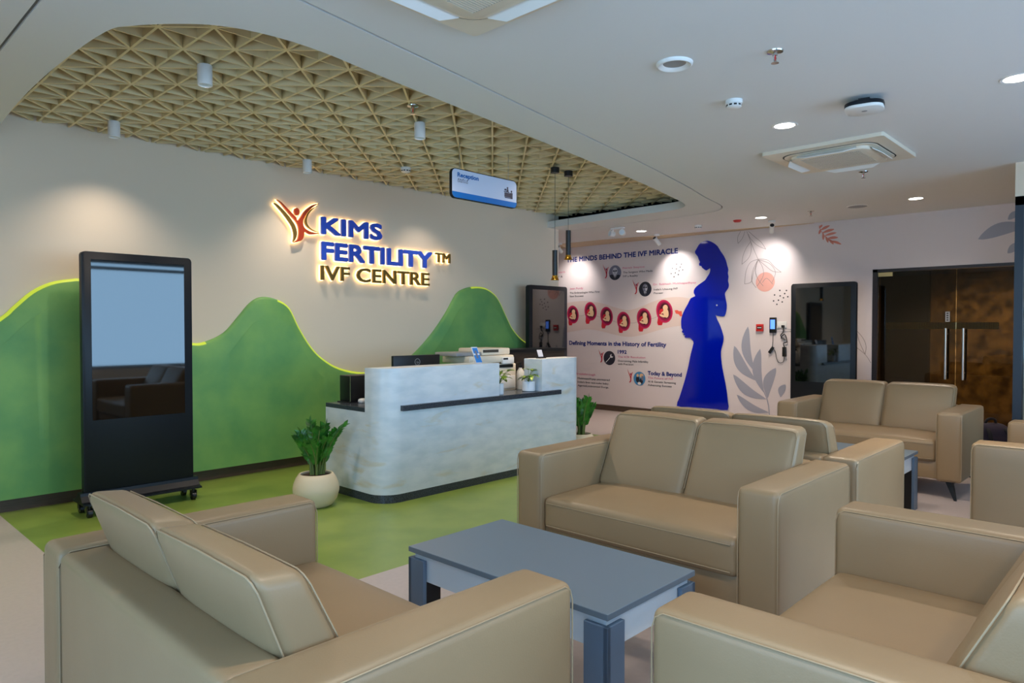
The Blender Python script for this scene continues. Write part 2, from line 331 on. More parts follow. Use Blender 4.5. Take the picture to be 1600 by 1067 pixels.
D = {'woman': [(4.95,2.633),(4.894,2.628),(4.825,2.592),(4.765,2.542),(4.716,2.463),(4.667,2.397),(4.63,2.319),(4.613,2.256),(4.594,2.193),(4.602,2.143),(4.591,2.093),(4.598,2.031),(4.585,1.981),(4.592,1.931),(4.627,1.883),(4.645,1.846),(4.631,1.77),(4.615,1.683),(4.622,1.595),(4.648,1.528),(4.696,1.524),(4.759,1.534),(4.786,1.54),(4.758,1.471),(4.723,1.408),(4.687,1.32),(4.662,1.232),(4.665,1.157),(4.686,1.081),(4.701,1.006),(4.695,0.905),(4.678,0.78),(4.65,0.655),(4.623,0.531),(4.601,0.407),(4.589,0.295),(4.589,0.177),(4.783,0.177),(5.061,0.175),(5.233,0.172),(5.409,0.174),(5.366,0.304),(5.316,0.452),(5.265,0.612),(5.219,0.784),(5.18,0.968),(5.135,1.13),(5.158,1.176),(5.196,1.209),(5.268,1.209),(5.283,1.227),(5.274,1.245),(5.309,1.258),(5.292,1.274),(5.333,1.297),(5.315,1.326),(5.339,1.357),(5.345,1.462),(5.328,1.541),(5.285,1.632),(5.236,1.709),(5.185,1.799),(5.113,1.828),(5.134,1.87),(5.134,1.914),(5.1,1.964),(5.03,2.012),(4.96,2.053),(4.924,2.097),(4.883,2.158),(4.872,2.208),(4.883,2.227),(4.933,2.199),(4.967,2.216),(5.0,2.241),(5.017,2.268),(5.045,2.275),(5.051,2.308),(5.037,2.328),(5.06,2.373),(5.074,2.413),(5.109,2.454),(5.12,2.488),(5.098,2.522),(5.061,2.578),(5.014,2.618)],'armdot': [(4.765,1.686)],'leaves': [[(4.298,1.378),(4.189,0.739),0.17],[(4.5,1.102),(4.166,0.618),0.19],[(4.119,1.068),(4.058,0.455),0.17],[(3.897,0.811),(4.008,0.386),0.18],[(4.513,0.692),(4.02,0.373),0.17],[(4.458,0.407),(3.982,0.191),0.14],[(3.764,0.592),(3.827,0.411),0.12]],'lstem': [(4.21,0.799),(4.171,0.679),(4.108,0.585),(4.058,0.467),(4.02,0.385),(3.995,0.279),(3.982,0.16)],'coral': [(4.054,1.992),(4.055,2.126)],'lines': [[(4.415,2.722),(4.458,2.64),(4.452,2.554)],[(4.452,2.554),(4.388,2.622),(4.351,2.716)],[(4.325,2.714),(4.26,2.55),(4.209,2.425),(4.158,2.312)],[(4.3,2.711),(4.198,2.617),(4.11,2.537),(4.048,2.441)],[(4.048,2.441),(4.172,2.506),(4.273,2.612),(4.299,2.675)],[(4.268,2.563),(4.336,2.471),(4.379,2.364),(4.393,2.255)],[(4.393,2.255),(4.297,2.334),(4.259,2.428),(4.26,2.545)],[(4.158,2.312),(4.271,2.271),(4.334,2.141),(4.35,1.976)],[(4.35,1.976),(4.256,2.003),(4.22,2.135),(4.158,2.305)],[(4.158,2.305),(4.232,2.16),(4.244,2.015),(4.18,1.915)],[(4.158,2.305),(4.195,2.158),(4.156,2.035),(4.081,1.935)],[(4.158,2.305),(4.095,2.2),(4.082,2.079),(4.168,1.939)],[(4.158,2.312),(4.022,2.291),(3.925,2.19),(3.833,2.114)],[(3.833,2.114),(3.948,2.132),(4.046,2.209),(4.151,2.3)],[(4.158,2.305),(3.998,2.242),(3.912,2.118),(3.959,1.978)],[(4.094,1.984),(4.033,2.041),(3.947,1.954)]],'lines2': [[(2.864,1.32),(2.797,1.241),(2.754,1.136),(2.763,1.03)],[(2.864,1.32),(2.833,1.188),(2.763,1.025)],[(2.862,1.108),(2.763,1.025),(2.696,0.922)]],'dots': [(3.85,1.867),(3.76,1.863),(3.922,1.808),(3.783,1.822),(3.845,1.793),(3.741,1.778),(3.799,1.766),(3.935,1.727),(3.868,1.735),(3.816,1.71),(3.889,1.679),(5.433,2.321),(5.348,2.316),(5.505,2.264),(5.433,2.251),(5.369,2.275),(5.388,2.221),(5.326,2.23),(5.523,2.184),(5.452,2.191),(5.401,2.163),(5.474,2.133)],'coralleaf': [[(3.295,2.699),(3.342,2.658),0.03],[(3.203,2.682),(3.326,2.629),0.035],[(3.145,2.63),(3.307,2.592),0.035],[(3.119,2.582),(3.275,2.553),0.03],[(3.098,2.518),(3.24,2.517),0.035],[(3.058,2.426),(3.201,2.487),0.03],[(3.341,2.581),(3.318,2.655),0.03],[(3.285,2.5),(3.291,2.604),0.03],[(3.222,2.461),(3.259,2.552),0.03],[(3.154,2.434),(3.227,2.516),0.03]],'coralstem': [(3.34,2.696),(3.318,2.634),(3.267,2.552),(3.201,2.481),(3.071,2.427)],'graytop': [[(1.587,2.365),(1.098,2.466),0.24],[(1.311,2.557),(1.174,2.634),0.12],[(1.31,2.186),(1.151,2.289),0.14]],'bandtop': [(7.884,1.727),(7.538,1.787),(7.274,1.811),(7.068,1.803),(6.802,1.759),(6.543,1.687),(6.293,1.643),(6.08,1.685),(5.873,1.757),(5.672,1.807),(5.475,1.826),(5.31,1.816),(5.148,1.78)],'bandbot': [(7.883,1.215),(7.536,1.279),(7.169,1.33),(6.933,1.317),(6.735,1.283),(6.542,1.242),(6.291,1.212),(6.048,1.243),(5.842,1.295),(5.641,1.346),(5.472,1.378),(5.308,1.392),(5.2,1.407)],'emb': [[(7.424,1.585),(7.424,1.74),(7.476,1.418)],[(7.048,1.634),(7.048,1.792),(7.108,1.445)],[(6.72,1.549),(6.72,1.704),(6.781,1.368)],[(6.385,1.462),(6.386,1.619),(6.438,1.295)],[(6.002,1.506),(6.003,1.671),(6.058,1.32)],[(5.637,1.612),(5.637,1.791),(5.713,1.421)]],'redplug': [(5.46,1.624),(5.413,1.628),(5.385,1.608),(5.342,1.612),(5.33,1.534),(5.363,1.529),(5.391,1.564),(5.44,1.574)],'por': [[(6.555,2.253),(6.555,2.374)],[(5.983,1.966),(5.984,2.082)],[(6.662,0.862),(6.663,0.978)],[(6.082,0.553),(6.083,0.663)]],'fig': [[(6.797,2.404),(6.689,2.17)],[(6.218,2.126),(6.117,1.891)],[(6.883,1.005),(6.8,0.784)],[(6.312,0.7),(6.239,0.481)]],'texts': [('THE MINDS BEHIND THE IVF MIRACLE',(7.564,2.487),5.413,0.081,'navy',1),('Patrick Steptoe',(6.407,2.306),5.997,0.029,'pink',0),('The Surgeon Who Made',(6.399,2.233),5.852,0.03,'ink',0),('IVF a Reality',(6.399,2.172),6.12,0.031,'ink',0),('Dr. Subhash Mukhopadhyay',(5.836,2.018),5.101,0.03,'pink',0),("India's Unsung IVF",(5.828,1.939),5.41,0.03,'ink',0),('Pioneer',(5.827,1.883),5.659,0.029,'ink',0),('Jean Purdy',(7.495,2.014),7.205,0.034,'pink',0),('The Embryologist Who First',(7.495,1.942),6.864,0.031,'ink',0),('Saw Success',(7.495,1.884),7.199,0.031,'ink',0),('Robert Edwards',(8.008,2.309),7.594,0.035,'pink',0),('of IVF &',(7.901,2.233),7.653,0.032,'ink',0),('Defining Moments in the History of Fertility',(7.502,1.068),5.605,0.069,'navy',1),('1992',(6.495,0.941),6.329,0.058,'navy',1),('The ICSI Revolution',(6.495,0.875),5.975,0.031,'pink',0),('Overcoming Male Infertility',(6.494,0.808),5.921,0.032,'ink',0),('with Precision',(6.494,0.758),6.198,0.031,'ink',0),('Today & Beyond',(5.928,0.621),5.335,0.061,'navy',1),('The Future of IVF',(5.928,0.563),5.481,0.031,'pink',0),('AI & Genetic Screening',(5.927,0.504),5.433,0.031,'ink',0),('Advancing Success',(5.927,0.449),5.505,0.031,'ink',0),('Breakthrough',(7.358,0.559),6.946,0.034,'pink',0),('Mukhopadhyay pioneered',(7.318,0.486),6.656,0.031,'ink',0),("India's first test-tube baby,",(7.318,0.423),6.669,0.03,'ink',0),('Agarwal,nicknamed Durga.',(7.317,0.363),6.672,0.03,'ink',0)],'logo': {'head': [(3.489,2.49),(3.489,2.527)],'red_l': [(3.281,2.581),(3.33,2.559),(3.393,2.507),(3.438,2.47),(3.479,2.436),(3.493,2.404),(3.519,2.427),(3.567,2.499),(3.619,2.548),(3.672,2.582),(3.736,2.603),(3.687,2.574),(3.634,2.531),(3.589,2.478),(3.559,2.418),(3.558,2.365),(3.588,2.328),(3.655,2.308),(3.738,2.305),(3.685,2.291),(3.625,2.285),(3.573,2.306),(3.565,2.272),(3.55,2.231),(3.513,2.204),(3.448,2.187),(3.492,2.219),(3.506,2.26),(3.51,2.307),(3.504,2.353),(3.478,2.396),(3.432,2.437),(3.372,2.495),(3.323,2.547)],'dk_l': [(3.253,2.545),(3.302,2.525),(3.371,2.469),(3.428,2.41),(3.471,2.349),(3.488,2.291),(3.48,2.238),(3.448,2.193),(3.456,2.235),(3.456,2.282),(3.435,2.345),(3.389,2.406),(3.336,2.465),(3.288,2.511)],'dk_r': [(3.717,2.574),(3.664,2.538),(3.619,2.485),(3.596,2.429),(3.599,2.389),(3.625,2.352),(3.678,2.326),(3.731,2.315),(3.685,2.318),(3.64,2.333),(3.598,2.358),(3.575,2.393),(3.578,2.434),(3.604,2.49),(3.649,2.538)]}}
# ------------------------------------------------------------------ the room
WY = 6.237; MX = 9.373; CZ = 2.734; LZ = 2.917
# floor: pale vinyl with a green inlay under the reception
bm = bmesh.new()
xs = [-1.9, 1.09, 7.15, 11.2]; ys = [-3, 3.17, 9.7]
for i in range(3):
    for j in range(2):
        vs = [bm.verts.new(p) for p in ((xs[i], ys[j], 0), (xs[i+1], ys[j], 0), (xs[i+1], ys[j+1], 0), (xs[i], ys[j+1], 0))]
        bm.faces.new(vs).material_index = 1 if (i == 1 and j == 1) else 0
struct(fin(bm, 'floor', [floor_w, floor_g], smooth=0))
struct(fin(B(7.40, 7.545, WY+.16, 9.5, 0, 3.46), 'wall_passage', greige, smooth=0))
struct(fin(B(-1.9, 7.545, WY, WY+.16, 0, 3.5), 'wall_left', greige, smooth=0))
bm = bmesh.new()
DY0, DY1, DZ = .906, 2.684, 2.082
box(bm, MX, MX+.14, DY1, 9.7, 0, 3.46); box(bm, MX, MX+.14, DY0, DY1, DZ, 3.46); box(bm, MX, MX+.14, -3, DY0, 0, 3.46)
struct(fin(bm, 'wall_back', muralw, smooth=0))
struct(fin(B(7.40, MX+.14, 9.5, 9.64, 0, 3.46), 'wall_far', muralw, smooth=0))
# glass partition wall at the right, plaster beam above
bm = bmesh.new(); box(bm, 7.09, 7.21, -2.8, .944, 2.453, CZ); box(bm, 7.21, MX, .86, .944, 0, CZ)
struct(fin(bm, 'wall_right', greige, smooth=0))
# wall with the windows behind the seats
bm = bmesh.new(); W0, W1 = -1.5, 6.8
box(bm, -1.9, W0, -2.94, -2.8, 0, 3); box(bm, W1, MX+.14, -2.94, -2.8, 0, 3)
box(bm, W0, W1, -2.94, -2.8, 0, .6); box(bm, W0, W1, -2.94, -2.8, 2.6, 3)
struct(fin(bm, 'wall_front', greige, smooth=0))
bm = bmesh.new()
box(bm, -1.84, -1.7, -2.8, -2.3, 0, 3); box(bm, -1.84, -1.7, 2.6, WY, 0, 3)
box(bm, -1.84, -1.7, -2.3, 2.6, 0, .3); box(bm, -1.84, -1.7, -2.3, 2.6, 2.6, 3)
struct(fin(bm, 'wall_near', greige, smooth=0))
def window(name, x0, x1, z0, z1, n, tr, zm):
    bm = bmesh.new()
    for i in range(n+1):
        x = x0+(x1-x0)*i/n; box(bm, x-.02, x+.02, -.04, .04, z0, z1)
    for z in (z0+.03, zm, z1-.03): box(bm, x0, x1, -.035, .035, z-.03, z+.03)
    f = fin(bm, name, window_al, smooth=0); struct(f); f.matrix_world = tr
    g = fin(B(x0, x1, -.004, .004, z0, z1), 'pane', win_gl, f, smooth=0)
window('window_1', W0, W1, .6, 2.6, 2, Matrix.Translation((0, -2.87, 0)), 2.45)
window('window_2', -2.3, 2.6, .3, 2.6, 3, Matrix.Translation((-1.77, 0, 0)) @ Matrix.Rotation(R(90), 4, 'Z'), 2.0)
# ceiling: slab with a soft-cornered opening, a shadow gap runs round it
cut = [(1.08, WY), (1.045, 5.6), (1.02, 4.8), (1.03, 4.1), (1.064, 3.60), (1.12, 3.45), (1.25, 3.28), (1.40, 3.15), (1.60, 3.085), (1.869, 3.077), (2.304, 3.144),
       (3.509, 3.319), (4.6, 3.485), (5.619, 3.649), (6.4, 3.80), (6.85, 3.90), (7.06, 3.99), (7.18, 4.15), (7.21, 4.4), (7.22, 4.8), (7.27, 5.4), (7.31, WY)]
grv = [(.77, WY), (.77, 5.4), (.77, 4.4), (.77, 3.4), (.78, 2.95), (.88, 2.72), (1.08, 2.62), (1.3, 2.63), (1.524, 2.657), (3.2, 2.92), (4.926, 3.2), (6.0, 3.40), (6.682, 3.553), (7.25, 3.66), (7.52, 3.78),
       (7.66, 4.0), (7.70, 4.4), (7.70, 5.2), (7.71, WY)]
cutp = [(p.x, p.y) for p in spline([(x, y, 0) for x, y in cut], 4)]
grvp = [(p.x, p.y) for p in spline([(x, y, 0) for x, y in grv], 3)]
def offs(path, d):
    out = []
    for i, p in enumerate(path):
        a = Vector(path[max(i-1, 0)]); b = Vector(path[min(i+1, len(path)-1)]); t = (b-a).normalized()
        out.append((p[0]-t.y*d, p[1]+t.x*d) if 0 < i < len(path)-1 else (p[0]+(-d if p[0] < 3 and d < 0 else 0), p[1]))
    return out
gin = [(x, min(y, WY)) for x, y in offs(grvp, .010)]; gin[0] = (.782, WY); gin[-1] = (7.70, WY)
gout = [(x, min(y, WY)) for x, y in offs(grvp, -.006)]; gout[0] = (.764, WY); gout[-1] = (7.716, WY)
bm = bmesh.new()
def slab(poly):
    for z in (CZ, CZ+.088):
        flat(bm, [Vector((x, y, z)) for x, y in poly])
    n = len(poly)
    for i in range(n):
        (x0, y0), (x1, y1) = poly[i], poly[(i+1) % n]
        bm.faces.new([bm.verts.new(p) for p in ((x0, y0, CZ), (x1, y1, CZ), (x1, y1, CZ+.088), (x0, y0, CZ+.088))])
slab([(-1.8, WY), (-1.8, -2.9), (MX, -2.9), (MX, 9.6), (7.88, 9.6), (7.88, WY)]+gout[::-1])
slab(gin+cutp[::-1])
slab([(7.40, WY+.001), (7.8795, WY+.001), (7.8795, 9.6), (7.40, 9.6)])
struct(fin(bm, 'ceiling', white_p, smooth=0))
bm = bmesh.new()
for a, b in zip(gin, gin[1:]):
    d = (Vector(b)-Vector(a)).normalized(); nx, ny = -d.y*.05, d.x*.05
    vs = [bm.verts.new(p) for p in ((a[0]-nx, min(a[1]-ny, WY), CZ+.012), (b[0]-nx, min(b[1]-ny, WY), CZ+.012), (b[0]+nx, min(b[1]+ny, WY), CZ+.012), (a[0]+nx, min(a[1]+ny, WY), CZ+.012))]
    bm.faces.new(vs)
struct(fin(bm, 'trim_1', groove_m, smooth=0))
# dark plenum over the opening closes the room
bm = bmesh.new(); box(bm, -1.9, 11.3, -3, 9.7, 3.45, 3.55); box(bm, .2, 8.4, 2.2, 2.3, CZ+.09, 3.45); box(bm, .1, .2, 2.2, WY, CZ+.09, 3.45); box(bm, 8.4, 8.5, 2.2, 9.6, CZ+.09, 3.45)
struct(fin(bm, 'ceiling_plenum', black_m, smooth=0))
# open-cell lattice: straight and diagonal blades crossing at every node
bm = bmesh.new(); P0 = .2035; ox, oy = 1.373, 4.02; X0, X1, Y0, Y1 = .92, 7.62, 2.98, WY-.012; H = .10; T = .0068
def blade(a, b, t=T, dz=0):
    a = Vector(a); b = Vector(b); d = (b-a).normalized(); n_ = Vector((-d.y, d.x))*t
    q = [(a.x-n_.x, a.y-n_.y), (b.x-n_.x, b.y-n_.y), (b.x+n_.x, b.y+n_.y), (a.x+n_.x, a.y+n_.y)]
    prism(bm, q, LZ+dz, LZ+H)
k = math.ceil((X0-ox)/P0)
while ox+k*P0 < X1: blade((ox+k*P0, Y0), (ox+k*P0, Y1), T*1.05); k += 1
k = math.ceil((Y0-oy)/P0)
while oy+k*P0 < Y1: blade((X0, oy+k*P0), (X1, oy+k*P0), T*.7, .0004); k += 1
def clipseg(c, s):   # line y = s*x + c inside the rectangle
    pts = []
    for x in (X0, X1):
        y = s*x+c
        if Y0 <= y <= Y1: pts.append((x, y))
    for y in (Y0, Y1):
        x = (y-c)/s
        if X0 < x < X1: pts.append((x, y))
    return pts
for s in (1, -1):
    c0 = oy+P0-s*ox
    for j in range(-40, 60):
        q = clipseg(c0+2*P0*j, s)
        if len(q) == 2: blade(q[0], q[1], T*1.05, .0002*(2+s))
struct(fin(bm, 'ceiling_lattice', lattice_m, smooth=0))
# skirtings and the tapering beige strip over the mural
struct(fin(B(-1.69, 7.545, WY-.012, WY, 0, .088), 'baseboard_left', brown_b, smooth=0))
struct(fin(B(MX-.012, MX, DY1+.03, 9.5, 0, .09), 'baseboard_back', brown_b, smooth=0))
bm = bmesh.new(); prism(bm, [(MX, 9.5), (MX-.62, 9.5), (MX-.50, 6.5), (MX-.02, 3.4), (MX, 3.4)], CZ-.004, CZ)
struct(fin(bm, 'trim_2', beige_t, smooth=0))
# glass door with its lobby
bm = bmesh.new()
for y in (DY0, DY1-.055): box(bm, MX-.01, MX+.14, y, y+.055, 0, DZ)
box(bm, MX-.01, MX+.14, DY0, DY1, DZ-.035, DZ)
d = struct(fin(bm, 'door_1', frame_dk, smooth=0))
ym = 1.795
for a, b, s in ((ym+.004, DY1-.058, 1), (DY0+.058, ym-.004, -1)):
    lf = fin(B(MX+.02, MX+.034, a, b, .012, DZ-.04), 'door_leaf', door_gl, d, smooth=0)
    bm = bmesh.new(); yh = ym+s*.088
    cyl(bm, (MX-.045, yh, .76), (MX-.045, yh, 1.355), .016)
    for z in (.84, 1.29): cyl(bm, (MX-.045, yh, z), (MX+.02, yh, z), .009)
    cyl(bm, (MX+.075, yh, .76), (MX+.075, yh, 1.355), .016)
    for z in (.84, 1.29): cyl(bm, (MX+.034, yh, z), (MX+.075, yh, z), .009)
    fin(bm, 'handle', steel, lf)
    fin(B(MX+.012, MX+.042, (b-.16 if s > 0 else a), (b if s > 0 else a+.16), DZ-.09, DZ-.04), 'patch_fitting', brass, lf, smooth=0)
fin(B(MX+.034, MX+.044, 1.384, 2.54, 1.345, 1.424), 'glass_band', brass, d, smooth=0)
bm = bmesh.new(); box(bm, MX+.008, MX+.02, 1.855, 1.90, 1.43, 1.548)
for i in range(4): box(bm, MX+.006, MX+.008, 1.868, 1.888, 1.443+i*.026, 1.458+i*.026, mi=1)
fin(bm, 'lock_plate', [grey_pl, frame_dk], d, smooth=0)
bm = bmesh.new(); box(bm, MX+1.7, MX+1.8, -.3, 4.2, 0, 2.9); struct(fin(bm, 'wall_lobby', gold_marble, smooth=0))
bm = bmesh.new(); box(bm, MX+.14, MX+1.7, 4.1, 4.2, 0, 2.9); box(bm, MX+.14, MX+1.7, -.3, -.2, 0, 2.9); box(bm, MX+1.62, MX+1.7, 2.42, 4.1, 0, 2.9)
struct(fin(bm, 'wall_lobby_side', dark_panel, smooth=0))
struct(fin(B(MX+.14, MX+1.7, -.3, 4.2, 2.5, 2.6), 'ceiling_lobby', dark_panel, smooth=0))
spot((MX+.7, 1.6, 2.48), 230, None, 140, .8, NEUT, .06)
# right partition glazing
bm = bmesh.new()
for y in (.884, -.20, -1.3, -2.4): box(bm, 7.10, 7.20, y, y+.06, 0, 2.453)
box(bm, 7.10, 7.20, -2.8, .944, 2.38, 2.453); box(bm, 7.10, 7.20, -2.8, .944, 0, .06)
spot((8.2, -.4, CZ-.03), 90, None, 150, .8, (1, .95, .9), .06)  # added lamp, unseen, brightens the room behind the glass
f = struct(fin(bm, 'window_3', frame_nv, smooth=0)); fin(B(7.145, 7.155, -2.8, .884, .06, 2.38), 'pane', win_gl, f, smooth=0)
# ------------------------------------------------------------------ wave-shaped green wall cladding
wave = [(-1.4, .86), (-.6, .80), (.2, .88), (.75, 1.14), (1.115, 1.432), (1.193, 1.513), (1.313, 1.635), (1.437, 1.708), (1.565, 1.739), (1.66, 1.74), (1.85, 1.66), (2.05, 1.45), (2.25, 1.29), (2.482, 1.23), (2.605, 1.237), (2.777, 1.316), (2.915, 1.467), (3.033, 1.599),
        (3.146, 1.653), (3.295, 1.631), (3.421, 1.554), (3.522, 1.368), (3.65, 1.177), (3.783, 1.051), (3.976, .946), (4.257, .887), (4.55, .90), (4.80, .98), (4.973, 1.078), (5.223, 1.294), (5.445, 1.546), (5.598, 1.759), (5.72, 1.83), (5.862, 1.862), (6.0, 1.866),
        (6.12, 1.845), (6.25, 1.78), (6.34, 1.69), (6.426, 1.56), (6.50, 1.45), (6.582, 1.344), (6.742, 1.217), (6.95, 1.13), (7.2, 1.08)]
wp = [(p.x, p.y) for p in spline([(x, z, 0) for x, z in wave], 4)]
nr = []
for i in range(len(wp)):
    a = Vector(wp[max(i-2, 0)]); b = Vector(wp[min(i+2, len(wp)-1)]); t = (b-a).normalized(); nr.append((t.y, -t.x))
bm = bmesh.new(); grid = []
for (x, z), (nx, nz) in zip(wp, nr):
    col = [bm.verts.new((x, WY-.001, z))]
    for o, y in ((0, .016), (.003, .024), (.010, .033), (.022, .040), (.034, .044), (.060, .049), (.11, .058), (.16, .066)):
        zz = z+nz*o
        col.append(bm.verts.new((x+nx*o, WY-y, zz)))
    q = col[-1].co; col.append(bm.verts.new((x, WY-.068, min(q.z-.05, z-.2)))); col.append(bm.verts.new((x, WY-.068, .40))); col.append(bm.verts.new((x, WY-.068, .10))); col.append(bm.verts.new((x, WY-.001, .10)))
    grid.append(col)
for A, C in zip(grid, grid[1:]):
    for i in range(len(A)-1): bm.faces.new((A[i], C[i], C[i+1], A[i+1]))
for A in (grid[0], grid[-1]): bm.faces.new(A)
wv = tag(fin(bm, 'wave_panel', green_w, smooth=50), 'green stucco wave-shaped panel with glowing rim along the reception wall', 'wall panel')
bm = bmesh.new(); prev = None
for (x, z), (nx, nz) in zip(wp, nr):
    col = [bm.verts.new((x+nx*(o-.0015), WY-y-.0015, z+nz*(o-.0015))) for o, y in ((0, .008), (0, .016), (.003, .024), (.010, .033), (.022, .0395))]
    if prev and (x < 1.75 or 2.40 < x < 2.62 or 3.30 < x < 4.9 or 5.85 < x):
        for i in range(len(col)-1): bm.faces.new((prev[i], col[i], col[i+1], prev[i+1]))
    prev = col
fin(bm, 'glowing_rim', rim_glow_m, wv, 60)  # rim brightness put in as emission, on chosen stretches only
# ------------------------------------------------------------------ backlit sign on the reception wall
sg = empty('wall_sign', 'backlit three-line fertility centre sign with red dancing figure on grey wall', 'sign', (0, 0, 0))
def wallfn(x0, z0, y): return lambda x, z, dpt: (x0+x, y-dpt, z0+z)
def sign_line(body, x0, x1, z0, h, m, bold, ydepth):
    bm = text_bm(body, x1-x0-2*bold, h-2*bold, wallfn(x0+bold, z0+bold, WY-.048), 0, .012)
    bmesh.ops.remove_doubles(bm, verts=bm.verts[:], dist=2e-5)
    for comp in sorted(islands(bm), key=lambda c: min(v.co.x for v in c)):
        b2 = bmesh.new(); mp = {v: b2.verts.new(v.co) for v in comp}; s = set(comp)
        for f in {f for v in comp for f in v.link_faces}: b2.faces.new([mp[v] for v in f.verts])
        b3 = b2.copy()
        for v in b3.verts: v.co.y = WY-.022+(v.co.y-(WY-.048))*.3
        if bold: embolden(b2, bold, (Vector((1, 0, 0)), Vector((0, 0, 1)), Vector((0, -1, 0))))
        embolden(b3, bold+.008, (Vector((1, 0, 0)), Vector((0, 0, 1)), Vector((0, -1, 0))))
        lt = fin(b2, 'letter', m, sg, smooth=0); fin(b3, 'backlight', halo, lt, smooth=0)
    bm.free()
sign_line('KIMS', 3.757, 4.500, 2.300, .187, navy_s, .011, 0)
sign_line('FERTILITY', 3.760, 5.200, 2.042, .198, navy_s, .011, 0)
sign_line('IVF CENTRE', 3.752, 5.158, 1.842, .155, brownl, .004, 0)
sign_line('TM', 5.250, 5.477, 2.122, .116, brownl, .003, 0)
def strokes(pts, m, nm):
    q = [(p.x, p.y) for p in spline([(x, z, 0) for x, z in pts], 3, True)]
    def lay(y0, y1, grow):
        bm = bmesh.new(); c = Vector((sum(p[0] for p in q)/len(q), sum(p[1] for p in q)/len(q))); n = len(q); o = []
        for i, p in enumerate(q):
            t = (Vector(q[(i+1) % n])-Vector(q[i-1])); t = t.normalized() if t.length else Vector((1, 0)); o.append((p[0]+t.y*grow*sgn, p[1]-t.x*grow*sgn))
        for y in (y0, y1): flat(bm, [Vector((x, y, z)) for x, z in o])
        for i in range(n):
            (a, b), (c_, d_) = o[i], o[(i+1) % n]
            bm.faces.new([bm.verts.new(p) for p in ((a, y0, b), (c_, y0, d_), (c_, y1, d_), (a, y1, b))])
        return bm
    ar = sum(q[i-1][0]*q[i][1]-q[i][0]*q[i-1][1] for i in range(len(q))); sgn = 1 if ar > 0 else -1
    fin(lay(WY-.06, WY-.036, 0), nm, m, sg, smooth=0)
    fin(lay(WY-.026, WY-.018, .007), 'backlight', halo, sg, smooth=0)
LG = D['logo']
strokes(LG['red_l'], redl, 'figure_body'); strokes(LG['dk_l'], brownl, 'figure_arc'); strokes(LG['dk_r'], brownl, 'figure_arc')
(hx, hz), (_, hz2) = LG['head']; rr = hz2-hz
strokes([(hx+.75*rr*math.cos(a), hz+rr*math.sin(a)) for a in [2*PI*i/10 for i in range(10)]], redl, 'figure_head')
# ------------------------------------------------------------------ mural on the back wall
mu = empty('wall_mural', 'printed history of fertility mural with portraits and embryos on back wall', 'mural', (MX, 6.5, 0))
bpy.context.view_layer.update()
def mfin(bm, name, m, smooth=0, par=None):
    o = fin(bm, name, m, par or mu, smooth=smooth)
    if par is None: o.matrix_parent_inverse = mu.matrix_world.inverted()
    return o
def mp(y, z, l=1): return Vector((MX-.0008*l, y, z))
def mellipse(bm, y, z, ry, rz, l, mi=0, rot=0, n=28, a0=0, a1=2*PI):
    c, s = math.cos(rot), math.sin(rot); pts = []
    for i in range(n):
        a = a0+(a1-a0)*i/n; u, v = ry*math.cos(a), rz*math.sin(a); pts.append(mp(y+u*c-v*s, z+u*s+v*c, l))
    flat(bm, pts, mi)
def mribbon(bm, pts, w, l, mi=0):
    q = spline([(y, z, 0) for y, z in pts], 5)
    for i in range(len(q)-1):
        t = (q[i+1]-q[i]).normalized(); nx, nz = -t.y*w/2, t.x*w/2
        bm.faces.new([bm.verts.new(mp(y, z, l)) for y, z in ((q[i].x-nx, q[i].y-nz), (q[i+1].x-nx, q[i+1].y-nz), (q[i+1].x+nx, q[i+1].y+nz), (q[i].x+nx, q[i].y+nz))]).material_index = mi
def mleaf(bm, tip, base, w, l, bend=.12, mi=0):
    t = Vector(tip); b = Vector(base); d = b-t; L_ = d.length; d.normalize(); n_ = Vector((-d.y, d.x)); A = []; C = []
    for i in range(15):
        s = i/14; c = t+d*L_*s+n_*bend*L_*math.sin(PI*s); wd = w/2*(math.sin(PI*min(1, s**.85))**.9)
        A.append(c+n_*wd); C.append(c-n_*wd)
    flat(bm, [mp(p.x, p.y, l) for p in A+C[::-1][1:-1]], mi)
bt = [(p.x, p.y) for p in spline([(y, z, 0) for y, z in D['bandtop']], 4)]; bb = [(p.x, p.y) for p in spline([(y, z, 0) for y, z in D['bandbot']], 4)]
bm = bmesh.new(); flat(bm, [mp(y, z, 1) for y, z in bt+bb[::-1]]); mfin(bm, 'wavy_band', band_m)
for (c, top, neck) in D['emb']:
    y, z = c; r = top[1]-z; bm = bmesh.new()
    k = r/.16
    mellipse(bm, y, z, r*.80, r, 4, 0, -.25); mellipse(bm, y-.004, z, r*.66, r*.84, 5, 1, -.25); mellipse(bm, y-.012*k, z+.006, r*.50, r*.68, 6, 2, -.25)
    ny, nz = neck
    flat(bm, [mp(a, b, 3) for a, b in ((y+r*.62, z-r*.5), (ny+.045*k, nz+.015*k), (ny+.03*k, nz-.02*k), (ny-.03*k, nz-.02*k), (ny-.045*k, nz+.02*k), (y-r*.35, z-r*.75))], 4)
    mellipse(bm, y+.30*r, z-.05*r, .2*r, .28*r, 7, 4, .4)
    mellipse(bm, y-.10*r, z+.30*r, .24*r, .26*r, 8, 3, .2)              # head
    mellipse(bm, y-.16*r, z-.14*r, .26*r, .42*r, 7.5, 3, -.25)           # curled back
    mellipse(bm, y+.20*r, z-.38*r, .30*r, .10*r, 8, 3, .35); mellipse(bm, y+.12*r, z-.08*r, .22*r, .07*r, 8.4, 3, -.5)
    mfin(bm, 'embryo_illustration', [mag, magd, wombd, fetus_m, redpr])
bm = bmesh.new(); flat(bm, [mp(y, z, 3) for y, z in D['redplug']]); mfin(bm, 'red_shape', redor)
bm = bmesh.new()
cs = [c for c, _, _ in D['emb']]
